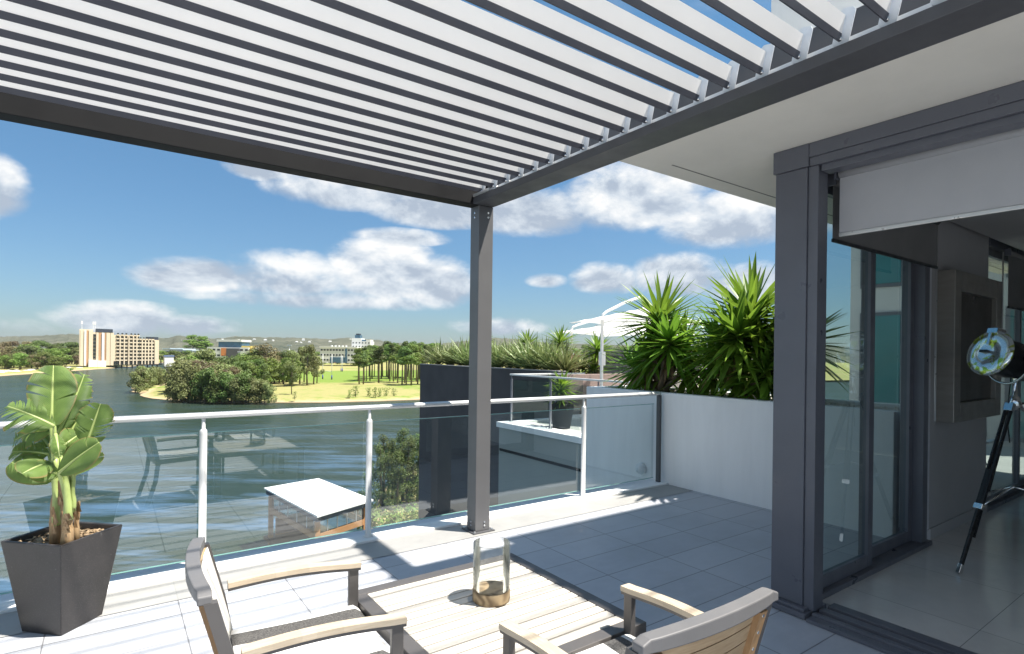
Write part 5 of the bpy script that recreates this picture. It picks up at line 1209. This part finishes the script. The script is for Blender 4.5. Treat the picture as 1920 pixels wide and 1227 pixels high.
# belt of trees beyond the inlet and behind the field
for i in range(46):
    px = 305 + 500 * i / 45 + J(6)
    if 600 < px < 668: tp, bs = 676 + J(4), 684
    else: tp, bs = 660 + J(6), 680
    if 390 < px < 470: tp += 4
    ptree('bushy', RNG.choice((M_LEAF_B, M_LEAF_D, M_LEAF_O, M_LEAF_B)), 3 + i % 3, px, bs, tp, 'distant green tree in the belt beyond the park', 'distant belt of trees', wide=1.5)
for px in (362, 374, 383): ptree('pine', M_LEAF_B, 1, px, 678, 628 + J(4), 'distant tall pine rising above the belt of trees behind the park', 'tall distant pines', wide=1.6)
for i in range(30):
    px = 800 + 620 * i / 29; ptree('bushy', RNG.choice((M_LEAF_B, M_LEAF_D)), 3, px, 676, 650 + J(5), 'distant tree seen past the dark wall and plants', 'distant trees on the right', wide=1.5)
# near trees below the terrace
for i, (px, bs, tp) in enumerate(((718, 945, 818), (735, 935, 826), (755, 940, 812), (772, 930, 822), (783, 945, 815), (800, 940, 830), (693, 955, 862), (712, 955, 835), (745, 955, 840), (765, 950, 828), (728, 925, 835), (792, 950, 822), (750, 925, 822))):
    ptree('casuarina', M_LEAF_CAS, 1 + i % 2, px, bs, tp - 4, 'feathery casuarina on the near bank below the terrace', 'casuarinas on the near bank', WZ + 0.9, 1.25)
def shrub(name, label, p, r, h, mat, seed, n=1500, size=0.09):
    rng = random.Random(seed); t = thing(name, p, label, 'shrub', 'broad leaved shrubs below the terrace')
    cl = [((p.x + rng.uniform(-r, r) * 0.7, p.y + rng.uniform(-r, r) * 0.7, p.z + h * rng.uniform(0.3, 0.85)), (r * 0.45, r * 0.45, h * 0.3)) for _ in range(9)]
    leaf_mesh('leaves', cl, n / 9 / (r * r * h) ** (2 / 3) * 3, size, rng).build('leaves', mat, t)
    st = MB(); st.tube([p, p + UP * h * 0.7], [0.05, 0.02], 6); st.build('stem', M_BARK, t)
rng = random.Random(6)
for i in range(11):
    px = 690 + 110 * rng.random(); py = 975 + 45 * rng.random(); p = at_z(px, py, WZ + 0.9)
    shrub('broadleaf_shrub', 'bright green broad leaved shrub below the terrace railing', p, rng.uniform(0.9, 1.5), rng.uniform(1.6, 2.6), M_LEAF_B, 60 + i, 420, 0.20)

# ------------------------------------------------------------------ far buildings
M_CREAM = paint('cream concrete', (0.62, 0.52, 0.38), 0.85, 0, 0.05, 0.08)
M_WHITEB = paint('white building paint', (0.64, 0.64, 0.62), 0.8, 0, 0.04, 0.08)
M_ORANGE = paint('tan recess', (0.47, 0.27, 0.14), 0.85, 0, 0.08, 0.1)
M_DKGLASS = paint('dark window', (0.025, 0.03, 0.035), 0.15, 0, 0.2, 0.3)
M_DKROOF = paint('dark slate roof', (0.035, 0.045, 0.065), 0.6, 0, 0.15, 0.2)
def hotel():
    A = at_z(150, 692, WZ + 1.0); dA = 430.0
    A = at_d(148, 690, dA); A.z = WZ + 2.2; B = at_d(298, 684, 492.0)
    u = Vector((B.x - A.x, B.y - A.y, 0)); Lh = u.length; u.normalize(); v = Vector((-u.y, u.x, 0))     # v points away from the camera
    v = Vector((A.x, A.y, 0)).normalized()       # the end wall runs straight away from the terrace
    t = thing('riverside_hotel', A, 'long cream riverside hotel on dark piles with rows of small dark windows', 'hotel')
    def blk(name, s0, s1, d0, d1, z0, z1, mat, par=t):
        q = MB(); P = lambda s, d, z: A + u * s + v * d + UP * z
        q.hexa([P(s0, d0, z0), P(s1, d0, z0), P(s1, d1, z0), P(s0, d1, z0)], [P(s0, d0, z1), P(s1, d0, z1), P(s1, d1, z1), P(s0, d1, z1)]); return q.build(name, mat, par)
    FH = 2.95
    def S(px):      # distance along the facade of the point seen at column px
        r = ray(px, 670); 
        k = (A.x * r.y - A.y * r.x) / (r.x * u.y - r.y * u.x); return k
    s0, s1, s2, s3, s4 = 0, S(174), S(213), S(260), Lh
    zt = (690 - 620.5) / 1050 * dA
    blk('wall', s0, s1, 0, 16, 0, zt, M_CREAM); blk('wall', s1 + 0.01, s2, 0.6, 16, 0, zt - 1.8, M_CREAM); blk('wall', s2 + 0.01, s3, 1.4, 15, 0.6, zt - 3.6, M_CREAM); blk('wall', s3 + 0.01, s4, 1.4, 15, 0.6, zt - 6.8, M_CREAM)
    for a, b2, mt_, d in ((S(150), S(153.5), M_CREAM, -0.4), (S(157.5), S(161.5), M_WHITEB, -0.9), (S(161.7), S(165.5), M_ORANGE, -0.05), (S(166), S(172.5), M_CREAM, -0.7), (S(180), S(184), M_CREAM, -0.2), (S(185), S(190), M_ORANGE, 0.45), (S(190.5), S(195.5), M_WHITEB, -0.5), (S(196), S(198.5), M_ORANGE, 0.4), (S(199), S(206), M_CREAM, -0.3), (S(207), S(212.5), M_CREAM, 0.1)):
        blk('pilaster', a, b2, d, d + 1.05, 0.2, zt - (0.8 if b2 < s1 else 2.2), mt_)
    blk('roof', S(179), S(211), 0.2, 12, zt - 1.79, zt + 0.9, M_DKROOF); blk('roof', S(275), S(297), 2, 13, zt - 6.79, zt - 4.2, M_DKROOF)
    blk('podium', S(166), S(183), -3.0, 0.55, -1.2, 4.4, M_WHITEB); blk('podium', S(183.5), S(199), -1.0, 0.55, -1.0, 4.0, M_WHITEB)
    for i in range(7): blk('window', S(174.5), S(179.5), -0.30, 0.55, 5.6 + i * FH, 7.2 + i * FH, M_DKGLASS)
    cols = [221, 229, 236.5, 246, 253, 259.3]; cols2 = [263.5, 269.5, 275.5, 281.5, 287.0]
    for px in cols:
        for i in range(8): 
            a = S(px - 1.8); b2 = S(px + 1.8); w_ = blk('window', a, b2, 1.0, 1.39, 4.75 + i * FH, 5.95 + i * FH, M_DKGLASS); blk('balcony', a - 0.6, b2 + 0.3, 0.2, 1.38, 3.75 + i * FH, 4.72 + i * FH, M_CREAM, w_)
    for px in cols2:
        for i in range(7): 
            a = S(px - 1.5); b2 = S(px + 1.5); w_ = blk('window', a, b2, 1.0, 1.39, 4.75 + i * FH, 5.95 + i * FH, M_DKGLASS); blk('balcony', a - 0.6, b2 + 0.3, 0.2, 1.38, 3.75 + i * FH, 4.72 + i * FH, M_CREAM, w_)
    for px in (225, 233, 241.5, 250, 256.5, 266.5, 272.5, 278.5, 284.5, 291):
        blk('pier', S(px - 1.1), S(px + 1.1), 0.0, 1.39, 0.6, zt - (4.0 if px < 260 else 7.2), M_CREAM)
    for px in cols + cols2 + [216]: blk('ground_arch', S(px - 2.2), S(px + 2.2), 0.9, 1.385, 0.7, 3.6, M_DKGLASS)
    for i in range(13):
        s = s1 + (s4 - s1) * i / 12.5; blk('pile', s, s + 1.2, 0.5, 1.7, -3.2, 0.55, M_STEEL2)
    blk('deck', s1, s4 + 6, -0.2, 15, 0.0, 0.58, M_STEEL2) if False else blk('deck', s2 + 0.02, s4 + 3, -0.3, 1.39, -0.3, 0.55, M_STEEL2)
    for px, w_ in ((153, 0.5), (174.5, 0.45), (178, 0.45)):
        s = S(px); blk('antenna', s - 0.15, s + 0.15, 4, 4.3, zt, zt + 4.0, M_WHITEB); blk('antenna', s - 0.9 * w_ - 0.2, s + 0.9 * w_ + 0.2, 3.8, 4.5, zt + 4.01, zt + 6.4, M_WHITEB)
    t2 = thing('boat_house', A + u * (Lh + 4), 'small white pavilion with a blue roof at the right end of the hotel', 'building')
    blk('wall', Lh + 5, Lh + 14, -2, 6, -1.5, 7.0, M_WHITEB, t2); blk('roof', Lh + 4.5, Lh + 14.5, -2.5, 6.5, 7.01, 8.3, paint('blue roof', (0.12, 0.16, 0.28), 0.6), t2); blk('wall', Lh + 14.6, Lh + 22, -2, 5, -1.5, 2.8, M_WHITEB, t2)
hotel()
def simple_building(name, label, px0, px1, py_top, py_base, d, depth, mat, wins, roofmat=None, roof_h=0.0, extra=None):
    a = at_d(px0, py_base, d); b2 = at_d(px1, py_base, d); u = Vector((b2.x - a.x, b2.y - a.y, 0)); Lh = u.length; u.normalize(); v = Vector((-u.y, u.x, 0)); v = v if v.dot(Vector((a.x, a.y, 0))) > 0 else -v
    zb = a.z; H = (py_base - py_top) / FPX * d
    t = thing(name, a, label, 'building')
    def blk(nm, s0, s1, d0, d1, z0, z1, mt_, par=t):
        q = MB(); P = lambda s, dd, z: Vector((a.x, a.y, zb)) + u * s + v * dd + UP * z
        q.hexa([P(s0, d0, z0), P(s1, d0, z0), P(s1, d1, z0), P(s0, d1, z0)], [P(s0, d0, z1), P(s1, d0, z1), P(s1, d1, z1), P(s0, d1, z1)]); return q.build(nm, mt_, par)
    blk('wall', 0, Lh, 0, depth, 0, H, mat)
    if roofmat: blk('roof', -0.6, Lh + 0.6, -0.6, depth + 0.6, H + 0.005, H + roof_h, roofmat)
    cols_, rows, ww, wh = wins
    for r_ in range(rows):
        for c in range(cols_):
            s = Lh * (c + 0.5) / cols_; z = H * (r_ + 0.55) / rows; blk('window', s - ww / 2, s + ww / 2, -0.12, -0.005, z - wh / 2, z + wh / 2, M_DKGLASS)
    if extra: extra(blk, Lh, H)
    return t
M_BLUEGL = paint('blue glazing', (0.06, 0.13, 0.20), 0.2, 0, 0.2, 0.3)
def ex_off(blk, Lh, H):
    blk('glazed_base', Lh * 0.28, Lh * 0.75, -0.6, -0.13, 0, H * 0.36, M_BLUEGL); blk('glazed_base', Lh * 0.70, Lh * 0.745, -0.9, -0.61, 0, H * 0.95, M_BLUEGL)
    for i in range(5): blk('roof_vent', Lh * (0.25 + 0.1 * i), Lh * (0.28 + 0.1 * i), 5, 8, H + 1.25, H + 2.4, M_WHITEB)
simple_building('office_building', 'long low white office building with blue glass base behind the playing field', 600, 668, 652, 680, 560, 30, M_WHITEB, (12, 3, 2.0, 1.6), M_WHITEB, 1.2, ex_off)
def ex_tow(blk, Lh, H):
    blk('upper_wall', 0.0, Lh * 0.5, 0, 15, H + 0.01, H + 3.2, M_WHITEB); blk('roof', Lh * 0.14, Lh * 0.42, 2, 10, H + 3.21, H + 6.5, M_BLUEGL); blk('roof', Lh * 0.18, Lh * 0.38, 3, 9, H + 6.51, H + 8.0, M_DKROOF); blk('roof', Lh * 0.5, Lh * 0.76, 2, 12, H + 0.01, H + 1.6, M_BLUEGL); blk('upper_wall', Lh * 0.77, Lh, 0, 12, H + 0.01, H + 1.8, M_WHITEB)
simple_building('tower_building', 'white tower block with a small blue glass top above the trees', 659, 694, 640, 680, 585, 16, M_WHITEB, (6, 6, 1.4, 1.2), None, 0, ex_tow)
def ex_l(blk, Lh, H):
    blk('upper_wall', Lh * 0.22, Lh * 0.78, 4, 20, H + 0.01, H + 5.2, M_BLUEGL); blk('roof', Lh * 0.20, Lh * 0.80, 2, 22, H + 5.21, H + 7.2, M_WHITEB); blk('panel', Lh * 0.34, Lh * 0.47, -0.5, -0.13, H * 0.25, H * 0.92, paint('orange cladding', (0.62, 0.22, 0.07), 0.6)); blk('wall_wing', Lh * 0.5, Lh * 0.8, -3, -0.51, 0, H * 0.9, M_STEEL); blk('yellow_wing', Lh * 0.8, Lh * 1.02, 2, 12, H * 0.3, H + 1.5, paint('yellow cladding', (0.55, 0.42, 0.12), 0.7))
simple_building('school_building', 'white and grey modern building with an orange panel left of the park wood', 388, 466, 651, 672, 520, 20, M_WHITEB, (9, 2, 2.6, 1.6), None, 0, ex_l)
M_SHED = paint('pale blue shed roof', (0.48, 0.56, 0.62), 0.5, 0, 0.1, 0.05)
for i, (px0, px1, tp, lb) in enumerate(((305, 318, 655, 'white warehouse with a pale roof just right of the hotel'), (320, 342, 656, 'low white warehouse with a pale blue roof beyond the inlet'), (344, 360, 658, 'small white warehouse half hidden behind the tip of the park'), (20, 48, 654, 'white flat roofed building among the trees on the far left bank'))):
    simple_building('warehouse', lb, px0, px1, tp, 668, 640, 25, M_WHITEB, (4, 1, 3, 2), M_SHED, 1.2)
# houses scattered on the hills: a few pixels each
rng = random.Random(90); hp = None
for i in range(46):
    px = rng.choice((rng.uniform(60, 145), rng.uniform(310, 660), rng.uniform(470, 640))); py = 640 + rng.uniform(-3.0, 6); d = rng.uniform(1900, 2350)
    if hp is None:
        q = MB(); q.box(-6, 6, -4, 4, -4, 3); q.add([(-6.5, -4.5, 3), (6.5, -4.5, 3), (6.5, 4.5, 3), (-6.5, 4.5, 3), (-4, 0, 5.2), (4, 0, 5.2)], [(0, 1, 5, 4), (1, 2, 5), (2, 3, 4, 5), (3, 0, 4)])
        hp = q.build('hill_house', M_WHITEB); o = hp
    else: o = hp.copy(); COL.objects.link(o)
    o.location = at_d(px, py, d); o.rotation_euler = (0, 0, rng.uniform(0, 3.14)); s = rng.uniform(0.45, 0.95); o.scale = (s, s, s)
    tag(o, 'tiny white house on the distant wooded hills', 'house', 'houses on the distant hills')
# playing field: goal posts, light poles, parked cars
def goal(label, px0, px1, py_b, py_t):
    a = at_z(px0, py_b, WZ + 1.2); b2 = at_z(px1, py_b + (1 if px1 - px0 > 3 else 0), WZ + 1.2); d = a.x * AX.x + a.y * AX.y; H = (py_b - py_t) / FPX * d
    t = thing('goal_posts', (a + b2) / 2, label, 'goal posts')
    for p in (a, b2):
        q = MB(); q.tube([p, p + UP * H], 0.14, 8); pp = q.build('post', M_WHITEB, t); q = MB(); q.tube([p, p + UP * 2.2], 0.34, 8); q.build('padding', paint('blue padding', (0.05, 0.07, 0.28), 0.7), pp)
    q = MB(); q.tube([a + UP * H * 0.32, b2 + UP * H * 0.32], 0.12, 8); q.build('crossbar', M_WHITEB, t)
goal('white rugby goal posts with blue padding nearer the river', 605, 622, 711, 664); goal('far white rugby goal posts with blue padding near the pines', 639.5, 642, 697, 667)
for px, bs, tp, lb in ((542, 712, 648, 'tall grey floodlight pole above the park wood'), (449, 706, 660, 'dark thin light pole inside the park wood')):
    p = at_z(px, bs, WZ + 1.2); d = p.x * AX.x + p.y * AX.y; H = (bs - tp) / FPX * d; t = thing('light_pole', p, lb, 'light pole'); q = MB(); q.tube([p, p + UP * H], [0.28, 0.16], 8); q.build('pole', M_ALU if px > 500 else M_STEEL2, t); q = MB(); q.bar(p + UP * H + RT * -1.2, p + UP * H + RT * 1.2, 0.6, 0.7); q.build('lamp_bank', M_ALU, t)
def car_proto():
    t = thing('parked_car', (0, 0, 0), '', 'car'); q = MB()
    prof = [(-2.1, 0.35), (-2.15, 0.8), (-1.2, 0.95), (-0.6, 1.42), (0.9, 1.45), (1.5, 0.98), (2.1, 0.9), (2.15, 0.35)]; n = len(prof)
    q.add([(x, -0.85, z) for x, z in prof] + [(x, 0.85, z) for x, z in prof], [tuple(reversed(range(n))), tuple(range(n, 2 * n))] + [(i, (i + 1) % n, n + (i + 1) % n, n + i) for i in range(n)])
    q.build('body', MATS['car paint white'], t); q = MB(); q.box(-0.8, 1.2, -0.87, 0.87, 0.98, 1.35); q.build('windows', M_DKGLASS, t)
    for x in (-1.35, 1.35):
        for y in (-0.8, 0.8): q = MB(); q.tube([(x, y - 0.1, 0.32), (x, y + 0.1, 0.32)], 0.33, 12); q.build('wheel', M_STEEL2, t)
    return t
cm = [paint('car paint white', (0.75, 0.75, 0.75), 0.3), paint('car paint red', (0.35, 0.03, 0.03), 0.3), paint('car paint blue', (0.04, 0.07, 0.25), 0.3), paint('car paint silver', (0.5, 0.5, 0.52), 0.3)]
cp = car_proto(); rng = random.Random(14)
for i in range(16):
    c = cp if i == 0 else copy_tree(cp); p = at_z(604 + 3.9 * i, 681.5 - (i % 2) * 1.2, WZ + 1.25); c.location = p; c.rotation_euler = (0, 0, R(20 + 180 * (i % 2)))
    ci = (0, 1, 0, 2, 3, 0, 1, 0, 2, 0, 3, 0, 2, 1, 0, 3)[i]; body = [o for o in c.children if o.name.startswith('body')][0]
    if ci:
        body.data = body.data.copy(); body.data.materials[0] = cm[ci]
    col_name = ('white', 'red', 'blue', 'silver')[ci]
    tag(c, col_name + ' car parked in the row in front of the long white office building', 'car', 'cars parked beyond the playing field')
# pale rocks along the left bank
rng = random.Random(15); rp = None
for i in range(40):
    px = -10 + 165 * rng.random(); p = at_z(px, 702 - px * 0.062 - rng.uniform(1.2, 4.5), WZ + 0.9)
    if rp is None:
        q = MB(); q.lathe([(0, -0.5), (1.0, -0.3), (1.25, 0.1), (0.8, 0.6), (0, 0.8)], 7, (0, 0, 0), False); q.v = [(x * rng.uniform(0.8, 1.2), y * rng.uniform(0.8, 1.2), z) for x, y, z in q.v]; rp = q.build('boulder', paint('pale boulder', (0.52, 0.49, 0.43), 0.9, 0, 0.2, 1)); o = rp
    else: o = rp.copy(); COL.objects.link(o)
    o.location = p; s = rng.uniform(0.7, 1.8); o.scale = (s * 1.5, s * 1.3, s); o.rotation_euler = (0, 0, rng.uniform(0, 6.28)); tag(o, 'pale boulder on the stony left bank of the river', 'boulder', 'boulders on the left bank')

# ------------------------------------------------------------------ boat pavilion on the water below
M_PTIM = wood('orange brown timber', (0.36, 0.17, 0.07), (0.50, 0.27, 0.12), (10, 10, 1))
M_DECK = wood('dark decking', (0.055, 0.042, 0.035), (0.10, 0.08, 0.065), (1, 12, 12))
def pavilion():
    zr = -10.0
    C = [at_z(px, py, zr) for px, py in ((495, 915), (595, 968), (700, 937), (597, 897))]     # left, near, right, far
    ctr = sum(C, Vector()) / 4
    t = thing('river_pavilion', (ctr.x, ctr.y, WZ), 'open timber pavilion with a flat white roof on a dark deck over the water', 'pavilion')
    q = MB(); q.hexa([c + UP * -0.12 for c in C], C); 
    q.v = [tuple(p) for p in q.v]; rf = q.build('roof', M_RENDER, t)
    q = MB(); I = [ctr + (c - ctr) * 0.96 for c in C]; q.hexa([c - UP * 0.50 for c in I], [c - UP * 0.125 for c in I]); q.build('fascia', M_DKROOF, rf)
    P = [ctr + (c - ctr) * 0.86 for c in C]; zd = WZ + 1.0
    for p in P: q = MB(); q.bar(Vector((p.x, p.y, WZ - 1)), Vector((p.x, p.y, zr - 0.63)), 0.34, 0.34); q.build('post', M_PTIM, t)
    for a, b2 in ((0, 1), (1, 2), (2, 3), (3, 0)):
        pa, pb = Vector((P[a].x, P[a].y, 0)), Vector((P[b2].x, P[b2].y, 0)); e = (pb - pa).normalized() * 0.18
        q = MB(); q.bar(pa + e + UP * (zr - 1.75), pb - e + UP * (zr - 1.75), 0.24, 0.42); q.build('beam', M_PTIM, t)
        q = MB(); q.quad(pa + e + UP * (zr - 1.52), pb - e + UP * (zr - 1.52), pb - e + UP * (zr - 0.65), pa + e + UP * (zr - 0.65)); q.build('clerestory_glass', M_PANE2, t)
        q = MB()
        for k_ in range(1, 5): pp = pa.lerp(pb, k_ / 5); q.bar(pp + UP * (zr - 1.52), pp + UP * (zr - 0.65), 0.07, 0.07)
        q.build_each('mullion', M_WPOLE, t)
    D_ = [ctr + (c - ctr) * 1.0 for c in C]
    q = MB(); q.hexa([Vector((c.x, c.y, zd - 0.3)) for c in D_], [Vector((c.x, c.y, zd)) for c in D_]); q.build('deck', M_DECK, t)
    # back wall panels and bench
    pa, pb = Vector((P[0].x, P[0].y, 0)), Vector((P[3].x, P[3].y, 0)); q = MB(); q.bar(pa.lerp(pb, 0.1) + UP * (zd + 0.75), pa.lerp(pb, 0.9) + UP * (zd + 0.75), 0.12, 1.45); q.build('side_panel', M_PTIM, t)
    # apron deck towards the bank and its white handrails
    u = (C[2] - C[1]); u.z = 0; u.normalize(); w_ = (C[1] - C[0]); w_.z = 0; w_.normalize()
    t2 = thing('jetty_walk', (C[1].x, C[1].y, zd), 'dark boardwalk with white handrails leading along the bank to the pavilion', 'boardwalk')
    b0 = Vector((C[1].x, C[1].y, zd - 0.004)) - u * 18
    q = MB(); q.hexa([b0 + w_ * 0.2 - UP * 0.3, b0 + u * 40 + w_ * 0.2 - UP * 0.3, b0 + u * 40 + w_ * 5.5 - UP * 0.3, b0 + w_ * 5.5 - UP * 0.3], [b0 + w_ * 0.2, b0 + u * 40 + w_ * 0.2, b0 + u * 40 + w_ * 5.5, b0 + w_ * 5.5]); q.build('deck', M_DECK, t2)
    for off in (0.35,):
        q = MB(); q.bar(b0 + w_ * off + UP * 1.0, b0 + u * 17 + w_ * off + UP * 1.0, 0.09, 0.06); q.build('handrail', M_WPOLE, t2)
        q = MB(); q.bar(b0 + u * 25.5 + w_ * off + UP * 1.0, b0 + u * 40 + w_ * off + UP * 1.0, 0.09, 0.06); q.build('handrail', M_WPOLE, t2)
        for i in list(range(0, 10)) + list(range(14, 22)):
            q = MB(); q.bar(b0 + u * (i * 1.88) + w_ * off, b0 + u * (i * 1.88) + w_ * off + UP * 0.97, 0.06, 0.06); q.build('baluster', M_WPOLE, t2)
    for i, s in enumerate((6, 9.5)):
        q = MB(); q.hexa([b0 + u * s + w_ * 2.0, b0 + u * (s + 1.6) + w_ * 2.0, b0 + u * (s + 1.6) + w_ * 3.6, b0 + u * s + w_ * 3.6], [b0 + u * s + w_ * 2.0 + UP * 0.45, b0 + u * (s + 1.6) + w_ * 2.0 + UP * 0.45, b0 + u * (s + 1.6) + w_ * 3.6 + UP * 0.45, b0 + u * s + w_ * 3.6 + UP * 0.45]); q.build('white_plinth', M_RENDER, t2)
pavilion()

# ------------------------------------------------------------------ air
def haze():
    q = MB(); q.box(-7000, 9500, -2500, 9500, WZ - 1.6, 90)
    mt = bpy.data.materials.new('thin haze'); mt.use_nodes = True; nt = mt.node_tree; nt.nodes.clear()
    out = nt.nodes.new('ShaderNodeOutputMaterial'); v = nt.nodes.new('ShaderNodeVolumePrincipled')
    v.inputs['Color'].default_value = (0.86, 0.90, 0.95, 1); v.inputs['Density'].default_value = 0.000045; v.inputs['Anisotropy'].default_value = 0.2
    nt.links.new(v.outputs[0], out.inputs['Volume']); tag(q.build('haze', mt), 'thin pale haze in the air over the river and hills', 'haze', None, 'stuff')
haze()
